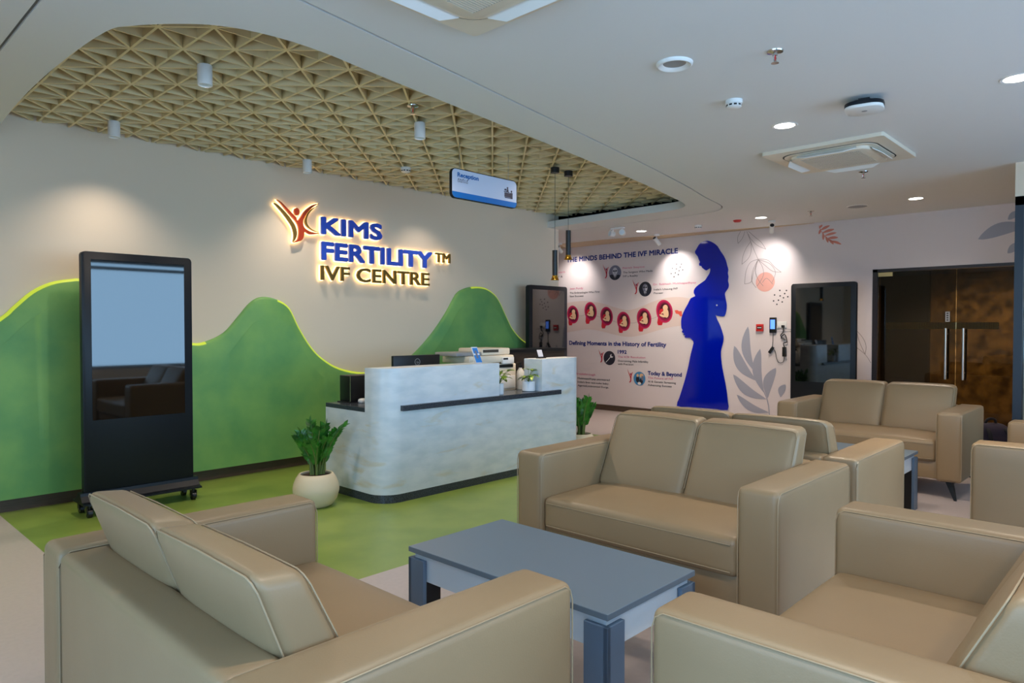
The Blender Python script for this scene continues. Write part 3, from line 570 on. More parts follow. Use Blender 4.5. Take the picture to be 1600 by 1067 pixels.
for a, b in zip(cs, cs[1:]): mribbon(bm, [a, ((a[0]+b[0])/2, (a[1]+b[1])/2-.05), b], .004, 2)
mfin(bm, 'connecting_line', lineg)
# round pictures
def pic(i, par):
    (y, z), (_, zt) = D['por'][i]; r = zt-z; bm = bmesh.new(); ms = [ph_m, ph_l, ph_d, ph_b, ph_t, white_pl]
    if i < 2:
        mellipse(bm, y, z, r, r, 4, 0 if i == 0 else 2)
        sh = [(-.92, -.35), (-.55, -.2), (-.2, -.35), (.2, -.38), (.55, -.28), (.90, -.42), (.6, -.80), (.2, -.97), (-.2, -.97), (-.6, -.78)]
        flat(bm, [mp(y-a*r, z+b*r, 5) for a, b in sh], 2)
        flat(bm, [mp(y-a*r, z+b*r, 6) for a, b in ((-.22, -.33), (.22, -.36), (.02, -.85))], 1)
        flat(bm, [mp(y-a*r, z+b*r, 7) for a, b in ((-.05, -.40), (.07, -.40), (.09, -.78), (-.03, -.80))], 2)
        mellipse(bm, y, z+.18*r, .40*r, .52*r, 6, 1 if i == 0 else 0)                 # face
        mellipse(bm, y, z+.40*r, .44*r, .40*r, 5.5, 2 if i else 0)                   # hair
        mellipse(bm, y-.16*r, z+.1*r, .18*r, .36*r, 6.5, 1)
        for s in (-1, 1): mellipse(bm, y+s*.17*r, z+.24*r, .14*r, .11*r, 7, 2)        # glasses
        flat(bm, [mp(y-a*r, z+b*r, 7) for a, b in ((-.40, .27), (.40, .27), (.40, .23), (-.40, .23))], 2)
        flat(bm, [mp(y-a*r, z+b*r, 7) for a, b in ((-.04, .18), (.04, .18), (.08, .02), (-.08, .02))], 0)
        flat(bm, [mp(y-a*r, z+b*r, 7) for a, b in ((-.15, -.12), (.15, -.12), (.10, -.16), (-.10, -.16))], 2)
    elif i == 2:
        mellipse(bm, y, z, r, r, 4, 2)
        q = [(y+.62*r, z-.62*r), (y+.3*r, z-.35*r), (y, z-.05*r), (y-.22*r, z+.18*r)]; mribbon(bm, q, .09*r, 5, 5)
        mellipse(bm, y-.38*r, z+.30*r, .26*r, .26*r, 5, 5); mellipse(bm, y-.52*r, z+.40*r, .17*r, .17*r, 6, 2)
    else:
        mellipse(bm, y, z, r, r, 4, 3)
        mellipse(bm, y+.3*r, z-.1*r, .3*r, .45*r, 5, 2); mellipse(bm, y+.3*r, z+.45*r, .2*r, .22*r, 5.5, 4)
        mellipse(bm, y-.35*r, z+.45*r, .34*r, .30*r, 5, 4); mellipse(bm, y-.3*r, z-.35*r, .3*r, .4*r, 5, 2)
        mellipse(bm, y-.5*r, z+.1*r, .2*r, .35*r, 6, 0); mellipse(bm, y, z-.7*r, .3*r, .2*r, 6, 5)
    return mfin(bm, 'round_portrait' if i < 2 else 'round_picture', ms)
def figure(i):
    (a, b), (c, d) = D['fig'][i]; bm = bmesh.new(); h = b-d; w_ = a-c
    Q = lambda u, v: (a-u*h*.52, b-v*h)
    P = [Q(0, 0), Q(.25, .22), Q(.48, .42), Q(.56, .55), Q(.66, .42), Q(.82, .26), Q(1.0, .20), Q(.84, .36), Q(.74, .52), Q(.72, .72), Q(.68, .90), Q(.50, 1.0), Q(.34, .97), Q(.52, .88), Q(.56, .72), Q(.48, .56), Q(.26, .34)]
    flat(bm, [mp(y, z, 9) for y, z in P], 0)
    y, z = Q(.60, .36); mellipse(bm, y, z, .028*h*1.6, .045*h*1.6, 9, 1)
    mfin(bm, 'dancing_figure_mark', [redpr, magd])
for i in range(4): pic(i, mu); figure(i)
TM_ = {'navy': navy, 'pink': pink, 'ink': ink}
for body, (y0, z0), y1, h, colr, bold in D['texts']:
    bm = text_bm(body, y0-y1, h, lambda x, z, dp, y0=y0, z0=z0: (MX-.0022, y0-x, z0+z), .0, 0)
    embolden(bm, h*(.055 if bold else .02), (Vector((0, 1, 0)), Vector((0, 0, 1)), Vector((-1, 0, 0))), 8)
    mfin(bm, 'lettering', TM_[colr])
bm = bmesh.new()
for i, (tip, base, wd) in enumerate(D['leaves']): mleaf(bm, tip, base, wd*.78, 2+.3*i)
mribbon(bm, D['lstem'], .014, 3); mfin(bm, 'grey_leaf_branch', leafgr)
bm = bmesh.new()
for tip, base, wd in D['graytop']: mleaf(bm, tip, base, wd*.6, 2, -.10)
mfin(bm, 'grey_leaf_spray', leafgr)
bm = bmesh.new()
for tip, base, wd in D['coralleaf']: mleaf(bm, tip, base, wd, 2, .03)
mribbon(bm, D['coralstem'], .006, 3); mfin(bm, 'coral_leaf_sprig', coral2)
(cy, cz), (_, cz2) = D['coral']; bm = bmesh.new(); mellipse(bm, cy, cz, cz2-cz, cz2-cz, 2, 0, 0, 40); mfin(bm, 'coral_disc', coral)
bm = bmesh.new()
for l in D['lines']: mribbon(bm, l, .006, 3.5)
mfin(bm, 'line_drawn_flower', lineg)
bm = bmesh.new()
for l in D['lines2']: mribbon(bm, l, .006, 3.5)
mfin(bm, 'line_drawn_leaf', lineg)
bm = bmesh.new()
for y, z in D['dots']: mellipse(bm, y, z, .011, .011, 2, 0, 0, 10)
mfin(bm, 'ink_dots', ink)
# blue acrylic silhouette mounted on the mural
q = [(p.x, p.y) for p in spline([(y, z, 0) for y, z in D['woman']], 2, True)]
bm = bmesh.new(); xa, xb = MX-.012, MX-.004
for x in (xa, xb): flat(bm, [Vector((x, y, z)) for y, z in q])
for i in range(len(q)):
    (a, b), (c, d_) = q[i], q[(i+1) % len(q)]
    bm.faces.new([bm.verts.new(p) for p in ((xa, a, b), (xa, c, d_), (xb, c, d_), (xb, a, b))])
ac = tag(fin(bm, 'silhouette_cutout', blue_ac, smooth=0), 'glossy blue cut-out of a pregnant woman in profile on back wall', 'wall cut-out')
(ay, az), = D['armdot']; bm = bmesh.new(); cyl(bm, (xa-.001, ay, az), (xa, ay, az), .012, n=12); fin(bm, 'arm_gap', muralw, ac)
# ------------------------------------------------------------------ sofas
SW, SD, AH = 1.455, .88, .69
def make_sofa(label):
    t = empty('sofa', label, 'sofa', (0, 0, 0), 0, 'beige two-seater sofas')
    hx, hy = SD/2, SW/2; aw = .18
    for s in (1, -1):
        bm = bmesh.new(); puffy(bm, (hx-.002, aw/2, (AH-.145)/2), .026, (.004, .004, .004), 8)
        for v in bm.verts: v.co += Vector((0, s*(hy-aw/2), (AH+.145)/2))
        arm = fin(bm, 'arm', leather, t, 50)
        bm = bmesh.new()
        for yy in (s*(hy-.004), s*(hy-aw+.004)):
            path = [(hx-.004, yy, .17), (hx-.004, yy, AH-.05), (hx-.013, yy, AH-.022), (hx-.035, yy, AH-.008), (0, yy, AH-.007), (-hx+.035, yy, AH-.008), (-hx+.013, yy, AH-.022), (-hx+.004, yy, AH-.05), (-hx+.004, yy, .17)]
            tube(bm, [Vector(p) for p in path], .0022, 6)
        fin(bm, 'seam', seam_m, arm, 60)
    bm = bmesh.new(); puffy(bm, (.07, hy-aw+.004, (AH-.175)/2), .024, (.003, 0, .002), 8)
    for v in bm.verts: v.co += Vector((-hx+.074, 0, (AH-.006+.169)/2))
    fin(bm, 'back_panel', leather, t, 50)
    fin(B(-hx+.12, hx-.035, -hy+aw-.004, hy-aw+.004, .155, .295, .008), 'seat_rail', leather, t, 40)
    bm = bmesh.new(); puffy(bm, (.37, hy-aw-.003, .085), .03, (.006, 0, .022), 14)
    for v in bm.verts: v.co += Vector((hx-.012-.37, 0, .375))
    sc = fin(bm, 'seat_cushion', leather, t, 50)
    bm = bmesh.new(); tube(bm, [(hx-.007, y, .432) for y in (-hy+aw+.03, 0, hy-aw-.03)], .0025, 6); tube(bm, [(hx-.007, y, .314) for y in (-hy+aw+.03, 0, hy-aw-.03)], .0025, 6)
    fin(bm, 'seam', seam_m, sc, 60)
    # back cushions: leaning blocks between rail and seat
    cw = (SW-2*aw)/2
    q = [(-.048, .452), (-.246, .850), (-.368, .862), (-.215, .452)]   # front bottom, front top, back top, back bottom (x, z)
    def lean(p):
        u = (p.x/.085+1)/2; v = (p.z/.21+1)/2
        fb, ft, bt_, bb_ = [Vector(a) for a in q]
        c = (bb_*(1-u)+fb*u)*(1-v)+(bt_*(1-u)+ft*u)*v
        return (c.x, p.y, c.y)
    for s in (1, -1):
        bm = bmesh.new(); puffy(bm, (.085, cw/2-.003, .21), .034, (.018, .004, .008), 12, lean)
        for v in bm.verts: v.co.y += s*cw/2
        cu = fin(bm, 'back_cushion', leather, t, 50)
        bm = bmesh.new()
        for xx in (.080, -.080):
            pts = [(xx, -cw/2+.006, -.15), (xx, -cw/2+.006, .175), (xx, -cw/2+.016, .196), (xx, -cw/2+.036, .206), (xx, 0, .211), (xx, cw/2-.036, .206), (xx, cw/2-.016, .196), (xx, cw/2-.006, .175), (xx, cw/2-.006, -.15)]
            tube(bm, [Vector(lean(Vector(p)))+Vector((0, s*cw/2, 0)) for p in pts], .0022, 6)
        fin(bm, 'seam', seam_m, cu, 60)
    for sx in (1, -1):
        for sy in (1, -1):
            bm = bmesh.new(); x, y = sx*(hx-.10), sy*(hy-.10)
            box(bm, x-.06, x+.06, y-.05, y+.05, .138, .150)
            top = [(x-.045, y-.02), (x+.045, y-.02), (x+.045, y+.02), (x-.045, y+.02)]; bx, by = sx*(hx-.035), sy*(hy-.045)
            lo = [(bx-.009, by-.009), (bx+.009, by-.009), (bx+.009, by+.009), (bx-.009, by+.009)]
            a = [bm.verts.new((*p, 0)) for p in lo]; b = [bm.verts.new((*p, .139)) for p in top]
            bm.faces.new(a[::-1]); bm.faces.new(b)
            for i in range(4): bm.faces.new((a[i], a[(i+1) % 4], b[(i+1) % 4], b[i]))
            fin(bm, 'leg', black_p, t, 30)
    return t
GS = 'beige two-seater sofas'
sofa = make_sofa('beige leather sofa facing the camera across the front coffee table'); sofa.location = (3.22, 1.868, 0); sofa.rotation_euler.z = PI
dup(sofa, (1.008, 1.868, 0), 0, 'beige leather sofa seen from behind, nearest on the left')
dup(sofa, (2.165, .462, 0), PI/2, 'beige leather sofa cut off by the lower right corner, seat facing the green wall')
dup(sofa, (4.20, 1.868, 0), 0, 'beige leather sofa standing back to back behind the centre sofa')
dup(sofa, (6.745, 1.882, 0), PI, 'farthest beige leather sofa, in front of the glass door')
dup(sofa, (5.52, .395, 0), PI/2, 'beige leather sofa at the right edge beside the far coffee table')
# ------------------------------------------------------------------ coffee tables
def make_table(label, loc):
    t = empty('coffee_table', label, 'coffee table', loc, 0, 'slate blue coffee tables'); a, b, zt = .285, .515, .437
    bm = bmesh.new(); box(bm, -a, a, -b, b, zt-.022, zt, .0015, 1); fin(bm, 'tabletop', table_blue, t, 0)
    bm = bmesh.new()
    for s in (1, -1):
        box(bm, s*(a-.03)-.009, s*(a-.03)+.009, -b+.021, b-.021, zt-.135, zt-.022); box(bm, -a+.039, a-.039, s*(b-.03)-.009, s*(b-.03)+.009, zt-.135, zt-.022)
    fin(bm, 'apron', table_white, t, 0)
    for sx in (1, -1):
        for sy in (1, -1):
            X = sorted((sx*a, sx*(a-.098))); Y = sorted((sy*b, sy*(b-.098))); bm = bmesh.new()
            xo = sorted((sx*a, sx*(a-.018))); yo = sorted((sy*b, sy*(b-.018)))
            box(bm, xo[0], xo[1], Y[0], Y[1], 0, zt-.045, .001, 1); box(bm, X[0], X[1], yo[0], yo[1], 0, zt-.045, .001, 1)
            lg = fin(bm, 'leg', table_edge, t, 0)
            xi = sorted((sx*(a-.042), sx*(a-.098))); yi = sorted((sy*(b-.042), sy*(b-.098)))
            xi = sorted((sx*(a-.0185), sx*(a-.096))); yi = sorted((sy*(b-.0185), sy*(b-.096)))
            fin(B(xi[0], xi[1], yi[0], yi[1], .001, zt-.137), 'leg_core', black_p, lg, 0)
    return t
ct = make_table('slate blue coffee table with white apron in front of the centre sofa', (2.112, 1.818, 0))
dup(ct, (5.593, 1.872, 0), 0, 'slate blue coffee table before the farthest sofa, mostly hidden')
# ------------------------------------------------------------------ reception desk
dk = empty('reception_desk', 'white marbled reception desk with black granite ledges and rounded corner', 'reception desk', (4.38, 4.73, 0))
def dpart(bm, nm, m, sm=30):
    for v in bm.verts: v.co -= Vector((4.38, 4.73, 0))
    return fin(bm, nm, m, dk, sm)
x0, x1, yf, yb = 3.15, 5.61, 4.335, 5.13
bm = bmesh.new(); prism(bm, rrect(x0+.006, x1-.006, yf+.006, yb-.01, (.174, .12, 0, 0), 10), 0, .066); dpart(bm, 'plinth', granite)
bm = bmesh.new(); prism(bm, rrect(x0, x1, yf, yb, (.18, .12, 0, 0), 12), .066, .70); dpart(bm, 'body', marble)
bm = bmesh.new(); prism(bm, rrect(x0, 4.42, yf, 4.565, (.18, 0, 0, 0), 12), .70, 1.048, .003, 1); dpart(bm, 'raised_front', marble)
bm = bmesh.new(); prism(bm, rrect(5.0, x1, yf, 4.565, (0, .12, 0, 0), 12), .70, 1.062, .003, 1); dpart(bm, 'raised_block', marble)
dpart(B(4.42, 5.0, yf, 4.565, .70, .7145), 'ledge_base', marble, 0)
dpart(B(3.322, 5.252, yf-.035, 4.62, .7145, .757, .002, 1), 'ledge', granite, 0)
dpart(B(x0, x1, 4.565, yb, .70, .735, .002, 1), 'worktop', granite, 0)
# things on and behind the desk
m_ = empty('monitor', 'black desktop monitor seen from behind above the desk front', 'monitor', (3.88, 4.84, .735))
fin(B(-.262, .262, -.02, .012, .075, .385, .006), 'casing', black_p, m_)
bm = bmesh.new(); lathe(bm, [(.026, 0), (.030, 0), (.030, .002), (.026, .002)], n=28)
bm2 = text_bm('hp', .026, .022, lambda x, z, d: (x-.013+z*.25, z-.011, .002), .0, 0, bm=bm)
for v in bm.verts: v.co = Vector((v.co.x, -.0205-v.co.z, .325+v.co.y))
fin(bm, 'round_badge', grey_pl, m_, 0)
bm = bmesh.new(); box(bm, -.03, .03, .0, .03, .01, .2); box(bm, -.11, .11, -.06, .12, 0, .012, .003); fin(bm, 'stand', black_p, m_)
c_ = empty('computer', 'small black box computer at the left end of the desk', 'computer', (3.42, 5.02, .735))
bm = bmesh.new(); box(bm, -.15, .17, -.075, .085, .008, .226, .006); cb = fin(bm, 'casing', black_p, c_)
fin(B(-.151, -.149, -.077, -.070, .012, .222), 'lit_edge_strip', steel, cb, 0); fin(B(-.17, .18, -.085, .095, 0, .009, .003), 'foot', black_p, c_)  # pale strip put in for light catching the casing edge
ms = bmesh.new(); puffy(ms, (.045, .028, .016), .015, (0, 0, .006), 6)
tag(fin(ms, 'computer_mouse', white_pl, None, 60, (3.36, 4.885, .751)), 'small white computer mouse beside black box computer', 'mouse')
p_ = empty('printer', 'cream multifunction office printer standing behind the desk gap', 'printer', (4.80, 4.97, .735))
bm = bmesh.new(); box(bm, -.30, .315, -.19, .19, 0, .27, .012); bd = fin(bm, 'body', cream_pl, p_)
bm = bmesh.new()
for i in range(9):
    a0 = PI*i/8; bm.verts.new((.20+.055*math.cos(a0), -.1915, .12+.05*math.sin(a0)))
bm.free()
fin(B(-.25, .30, -.195, -.18, .025, .15, .003), 'paper_drawer', white_pl, bd)
fin(B(-.26, .27, -.192, .1, .232, .262), 'output_slot', black_p, bd, 0)
bm = bmesh.new(); box(bm, -.33, .285, -.19, .2, .285, .355, .012); sc_ = fin(bm, 'scanner', cream_pl, p_)
fin(B(.10, .26, -.215, -.188, .27, .335, .004), 'control_panel', white_pl, sc_); bm = bmesh.new(); box(bm, .105, .17, -.217, -.2145, .312, .328); fin(bm, 'display', black_p, sc_, 0)
bm = bmesh.new(); box(bm, -.12, .27, -.15, .2, .357, .425, .014); ld = fin(bm, 'document_feeder', cream_pl, p_); fin(B(-.11, .10, -.153, -.1, .385, .412), 'feed_slot', dark_gap, ld, 0)
fin(B(-.45, -.12, -.14, .17, .357, .392, .008), 'feed_tray', grey_pl, p_)
fin(B(-.28, .30, -.17, .17, -.0, .002), 'rubber_base', black_p, p_, 0) if False else None
# printer legs keep it just off the worktop
b_ = empty('sanitiser_bottle', 'white pump bottle with dark cap between printer and desk block', 'bottle', (5.20, 4.80, .735))
bm = bmesh.new(); lathe(bm, [(.0, 0), (.040, 0), (.043, .01), (.043, .15), (.036, .185), (.018, .21), (.016, .225)], cap1=True); fin(bm, 'body', white_pl, b_, 50)
bm = bmesh.new(); lathe(bm, [(.019, .222), (.019, .245), (.006, .247), (.006, .27), (.0, .27)], cap0=True); box(bm, -.045, .012, -.008, .008, .262, .274); fin(bm, 'pump', black_p, b_, 40)
l_ = empty('leaflet_stand', 'tilted blue and white leaflet stand on the desk front', 'leaflet stand', (4.30, 4.47, 1.048))
bm = bmesh.new(); M_ = Matrix.Rotation(R(-14), 4, 'X')
box(bm, -.036, .036, -.003, .003, 0, .145); box(bm, -.03, .03, -.0045, -.003, .085, .135, mi=1)
box(bm, -.036, .036, -.004, -.003, .002, .07, mi=1); box(bm, -.014, .010, -.0052, -.004, .04, .11, mi=2)
for v in bm.verts: v.co = M_ @ v.co+Vector((v.co.z*-.22, .0, .0012))
for v in bm.verts: v.co.z = max(v.co.z, 0.0005)
fin(bm, 'panel', [paper_w, paper_b, ph_m], l_, 0)
bm = bmesh.new(); box(bm, -.034, .034, -.005, .05, 0, .004); tube(bm, [(-.02, .045, .003), (-.03, .026, .085)], .003); fin(bm, 'foot', white_pl, l_)
k_ = empty('card_holder', 'small dark card holder on the right block of the desk', 'card holder', (5.13, 4.46, 1.062))
bm = bmesh.new(); box(bm, -.042, .042, -.03, .03, 0, .008); fin(bm, 'base', black_p, k_, 0)
bm = bmesh.new(); box(bm, -.042, .042, -.002, .002, 0, .085)
for v in bm.verts: v.co = Matrix.Rotation(R(-20), 4, 'X') @ v.co+Vector((0, 0, .006))
fin(bm, 'plate', black_p, k_, 0)
bm = bmesh.new(); box(bm, -.036, .036, -.0035, -.002, .01, .08)
for v in bm.verts: v.co = Matrix.Rotation(R(-20), 4, 'X') @ v.co+Vector((0, 0, .006))
fin(bm, 'card', ph_l, k_, 0)
def leafblade(bm, base, direc, up, L_, W_, fold=.25, droop=.15, mi=0, n=5):
    d = Vector(direc).normalized(); u = Vector(up); s = d.cross(u).normalized(); u = s.cross(d).normalized(); rows = []
    for i in range(n+1):
        t = i/n; c = Vector(base)+d*L_*t-u*droop*L_*t*t; w_ = W_/2*math.sin(PI*min(1, .06+t**.8*.94))
        rows.append([bm.verts.new(c-s*w_+u*fold*w_), bm.verts.new(c), bm.verts.new(c+s*w_+u*fold*w_)])
    for A, C in zip(rows, rows[1:]):
        for k in range(2): bm.faces.new((A[k], A[k+1], C[k+1], C[k])).material_index = mi
def small_plant(x, y, label, r, h, seed, lean):
    rn = random.Random(seed); t = empty('potted_plant', label, 'potted plant', (x, y, .757), 0, 'little plants on the desk ledge')
    bm = bmesh.new(); lathe(bm, [(0, 0), (r*.86, 0), (r, .006), (r, h), (r*.9, h), (r*.88, h-.012)], n=28, cap1=True); fin(bm, 'pot', paper_w, t, 40)
    bm = bmesh.new(); lathe(bm, [(r*.875, h-.011), (0, h-.005)], n=24); fin(bm, 'soil', soil_m, t, 0)
    for i in range(13):
        a = 2*PI*i/13+rn.uniform(-.3, .3); hh = rn.uniform(.03, .12); o = rn.uniform(.015, .06); bm = bmesh.new()
        tip = (o*math.cos(a)+lean[0]*hh, o*math.sin(a)+lean[1]*hh, h+hh); tube(bm, [(0, 0, h-.01), (tip[0]*.4, tip[1]*.4, h+hh*.6), tip], .0018, 5, 1)
        leafblade(bm, tip, (math.cos(a), math.sin(a), rn.uniform(-.3, .5)), (0, 0, 1), rn.uniform(.06, .09), .046, .25, .35)
        leafblade(bm, tip, (math.cos(a+1.3), math.sin(a+1.3), .4), (0, 0, 1), .055, .038, .25, .3)
        fin(bm, 'stem', [leaf_y, stem_m], t, 60)
    return t
small_plant(4.487, 4.40, 'little leafy plant half hidden behind the desk front, left of two', .040, .10, 3, (.3, 0))
small_plant(4.915, 4.43, 'little lime-leaved plant in white pot before the right desk block', .062, .095, 5, (.2, 0))
# dark cabinet behind the desk
cb = empty('cabinet', 'dark brown low cabinet behind the right end of the desk', 'cabinet', (6.0, 5.45, 0))
fin(B(-.5, .5, -.17, .17, .0, 1.085, .003), 'body', brown_d, cb, 0); fin(B(-.52, .52, -.19, .18, 1.086, 1.12, .002), 'top', black_p, cb, 0)
for s in (-1, 1):
    dr = fin(B(s*.25-.235, s*.25+.235, -.186, -.171, .06, 1.06, .002), 'door', brown_d, cb, 0); fin(B(s*.05-.006, s*.05+.006, -.2, -.187, .5, .65), 'handle', steel, dr, 0)
# ------------------------------------------------------------------ big potted plants
def zz_plant(x, y, label, seed, rot=0):
    rn = random.Random(seed); t = empty('potted_plant', label, 'potted plant', (x, y, 0), rot, 'potted plants at the desk ends')
    bm = bmesh.new(); lathe(bm, [(0, 0), (.105, 0), (.125, .012), (.158, .06), (.172, .11), (.174, .135), (.168, .17), (.150, .215), (.128, .248), (.120, .250), (.114, .246), (.114, .225)], n=44, cap1=False); pt = fin(bm, 'pot', pot_m, t, 50)
    bm = bmesh.new(); lathe(bm, [(.116, .232), (.06, .238), (0, .236)], n=28); fin(bm, 'soil', soil_m, t, 0)
    # local directions: (lean x, lean y, length)
    fr = [(.02, .12, .44), (.10, -.05, .42), (-.08, .12, .36), (-.16, .13, .33), (.17, -.14, .37), (.20, -.20, .42), (-.12, -.04, .29), (.05, -.12, .31), (.12, .06, .36), (-.02, .16, .32), (-.15, .03, .26), (.02, -.05, .40), (-.06, .02, .38), (-.04, -.12, .27), (.16, .0, .28)]
    for i, (lx, ly, L_) in enumerate(fr):
        bx, by = lx*.2+rn.uniform(-.02, .02), ly*.2+rn.uniform(-.02, .02); pts = []
        for k in range(9):
            s = k/8; pts.append(Vector((bx+lx*s*s*.52, by+ly*s*s*.52, .232+L_*s*(1-.12*s))))
        bm = bmesh.new(); tube(bm, pts, [.010-.007*k/8 for k in range(9)], 6, 1)
        a_ = rn.uniform(0, PI); side = Vector((.687*math.cos(a_)+.3, -.727*math.cos(a_), .0)).normalized(); n = 11
        for k in range(n):
            s = .34+.64*k/(n-1); i0 = min(7, int(s*8)); p = pts[i0].lerp(pts[i0+1], s*8-i0); tg = (pts[i0+1]-pts[i0]).normalized()
            for sg_ in (-1, 1):
                leafblade(bm, p, side*sg_*.7+tg*.8+Vector((rn.uniform(-.12, .12), rn.uniform(-.12, .12), 0)), tg.cross(side*sg_)*sg_+Vector((0, 0, .3)), rn.uniform(.062, .082)*(1.12-.6*abs(s-.55)), .036, .3, .12)
        leafblade(bm, pts[-1], tg, side, .07, .034, .2, .1)
        fin(bm, 'frond', [leaf_d, stem_m], t, 60)
    return t
zz_plant(2.82, 4.735, 'dark green feathery plant in round cream pot, left end of desk', 11)
zz_plant(5.80, 4.50, 'dark green plant in cream pot peeking past the right desk end', 23, 3.4)
# ------------------------------------------------------------------ display kiosks
def make_kiosk(label):
    t = empty('display_kiosk', label, 'display kiosk', (0, 0, 0), 0, 'black standing display screens'); hw, H_ = .385, 1.912
    bm = bmesh.new(); prism(bm, rrect(-hw, hw, .15, H_, .028, 6), 0, .055, .004, 2)
    for v in bm.verts: v.co = Vector((v.co.x, .055-v.co.z, v.co.y))
    cs_ = fin(bm, 'cabinet', kiosk_m, t, 40)
    bm = bmesh.new(); box(bm, -hw+.008, hw-.008, .055, .07, .17, H_-.02); fin(bm, 'rear_shell', black_p, cs_, 0)
    fin(B(-.325, .325, -.0025, .001, .690, 1.858), 'screen', screen_m, t, 0)
    bm = bmesh.new(); prof = [(-.085, .092), (-.085, .104), (-.045, .112), (-.012, .15), (-.008, .172), (.062, .172), (.066, .15), (.14, .11), (.19, .104), (.19, .092)]
    a = [bm.verts.new((-hw-.026, y, z)) for y, z in prof]; c = [bm.verts.new((hw+.032, y, z)) for y, z in prof]; n = len(prof)
    bm.faces.new(a); bm.faces.new(c[::-1])
    for i in range(n): bm.faces.new((a[i], a[(i+1) % n], c[(i+1) % n], c[i]))
    fin(bm, 'base', kiosk_m, t, 20)
    for sx in (-1, 1):
        for y in (-.045, .15):
            bm = bmesh.new(); x = sx*(hw-.02); cyl(bm, (x-.014, y, .032), (x+.014, y, .032), .032, n=20); cyl(bm, (x, y, .055), (x, y, .093), .012)
            box(bm, x-.02, x-.0155, y-.02, y+.02, .03, .078); box(bm, x+.0155, x+.02, y-.02, y+.02, .03, .078); cyl(bm, (x-.021, y, .032), (x+.021, y, .032), .010, mi=1)
            fin(bm, 'caster', [black_p, chrome], t, 40)
    return t
kk = make_kiosk('black display kiosk on casters before the green wave at left'); kk.location = (1.882, 5.65, 0)
dup(kk, (7.01, 5.96, 0), 0, 'black display kiosk standing behind the reception desk')
dup(kk, (8.80, 3.085, 0), -PI/2, 'black display kiosk beside the mural, left of the glass door')
# ------------------------------------------------------------------ bag on the floor by the door
bg = empty('backpack', 'black and violet backpack slumped on floor by glass door', 'backpack', (7.52, 1.16, 0), R(40))
bm = bmesh.new(); puffy(bm, (.10, .16, .24), .07, (.03, .02, .01), 8)
for v in bm.verts: v.co = Vector((v.co.x*(1.1-.5*(v.co.z+.24)), v.co.y*(1-.35*(v.co.z+.24)), v.co.z+.251))
fin(bm, 'body', fabric_v, bg, 50)
for s in (-1, 1):
    bm = bmesh.new(); tube(bm, spline([(-.05, s*.07, .46), (-.13, s*.08, .42), (-.18, s*.09, .25), (-.14, s*.09, .06)], 5), .017, 8); fin(bm, 'strap', fabric_k, bg, 50)
bm = bmesh.new(); tube(bm, spline([(0, -.05, .48), (-.01, -.03, .535), (-.01, .03, .535), (0, .05, .48)], 5), .012, 8); fin(bm, 'top_handle', fabric_k, bg, 50)
# magazines on a rack behind the right-hand glass
rk = empty('magazine_rack', 'white magazine rack behind the glass at the right edge', 'rack', (7.62, .55, 0))
bm = bmesh.new()
for y in (-.30, .28): box(bm, -.15, .15, y, y+.02, 0, 1.3)
box(bm, .13, .15, -.28, .28, 0, 1.3); fin(bm, 'frame', white_pl, rk, 0)
for z in (.35, .62, .89): fin(B(-.14, .13, -.279, .279, z, z+.018), 'shelf', white_pl, rk, 0)
for j, z in enumerate((.369, .639, .909)):
    zz = z
    for i, cc in enumerate([(70, 60, 70), (226, 130, 50), (150, 40, 46), (226, 224, 220), (206, 70, 130), (230, 228, 226)]):
        th = .022+.006*((i*7+j) % 3)
        mm = mat('cover_%d' % (cc[0]+cc[1]), cc, .5)
        nm = ('charcoal', 'orange', 'dark red', 'white', 'magenta', 'off-white')[i]
        tag(fin(B(7.62-.13, 7.62+.08, .55-.24, .55+.27, zz, zz+th), 'magazine', mm, None, 0), nm+' magazine stack layer, '+('lowest', 'second', 'third', 'fourth', 'fifth', 'topmost')[i]+' of pile on '+('bottom', 'middle', 'upper')[j]+' rack shelf', 'magazine', 'magazines on the rack')
        zz += th+.0003
# ------------------------------------------------------------------ things on the ceiling
def downlight(x, y, label, lit=True, power=80, z=CZ):
    t = empty('downlight', label, 'ceiling light', (x, y, z), 0, 'round ceiling downlights')
    bm = bmesh.new(); lathe(bm, [(.066, -.001), (.066, -.003), (.080, -.005), (.086, -.001)], n=36); fin(bm, 'rim', white_pl, t, 30)
    bm = bmesh.new()
    if lit: lathe(bm, [(.066, -.002), (.0, -.002)], n=36)
    else: lathe(bm, [(.067, -.002), (.040, -.0012), (.0, -.0012)], n=36)
    fin(bm, 'diffuser', lampw if lit else lampoff, t, 30)
    if lit: spot((x, y, z-.02), power, None, 130, .9, NEUT, .06)
    return t
downlight(4.714, 1.912, 'lit round downlight left of the far air conditioner')
downlight(4.701, .623, 'lit round downlight cut by the right edge of the photo')
downlight(8.327, 1.971, 'lit round downlight above the glass door', True, 70)
downlight(8.453, 3.717, 'lit round downlight before the mural, above the right kiosk', True, 75)
downlight(8.461, 5.470, 'lit round downlight before the mural, above its heading', True, 85)
def ring(x, y, label):
    t = empty('downlight', label, 'ceiling light', (x, y, CZ), 0, 'round ceiling downlights')
    bm = bmesh.new(); lathe(bm, [(.058, .0), (.070, -.012), (.084, -.016), (.092, -.010), (.094, 0)], n=40); fin(bm, 'rim', white_pl, t, 50)
    bm = bmesh.new(); lathe(bm, [(.060, -.001), (.0, -.001)], n=36); fin(bm, 'diffuser', grey_pl, t, 0)
ring(3.217, 1.882, 'unlit round recessed downlight in the white ceiling, nearest to camera')
for x, y in ((4.7, -1.2), (1.4, -1.0), (1.4, .8), (-.4, 4.6)): spot((x, y, CZ-.03), 60, None, 130, .9, NEUT, .06)  # added unseen lamps without fittings, to light the seating side
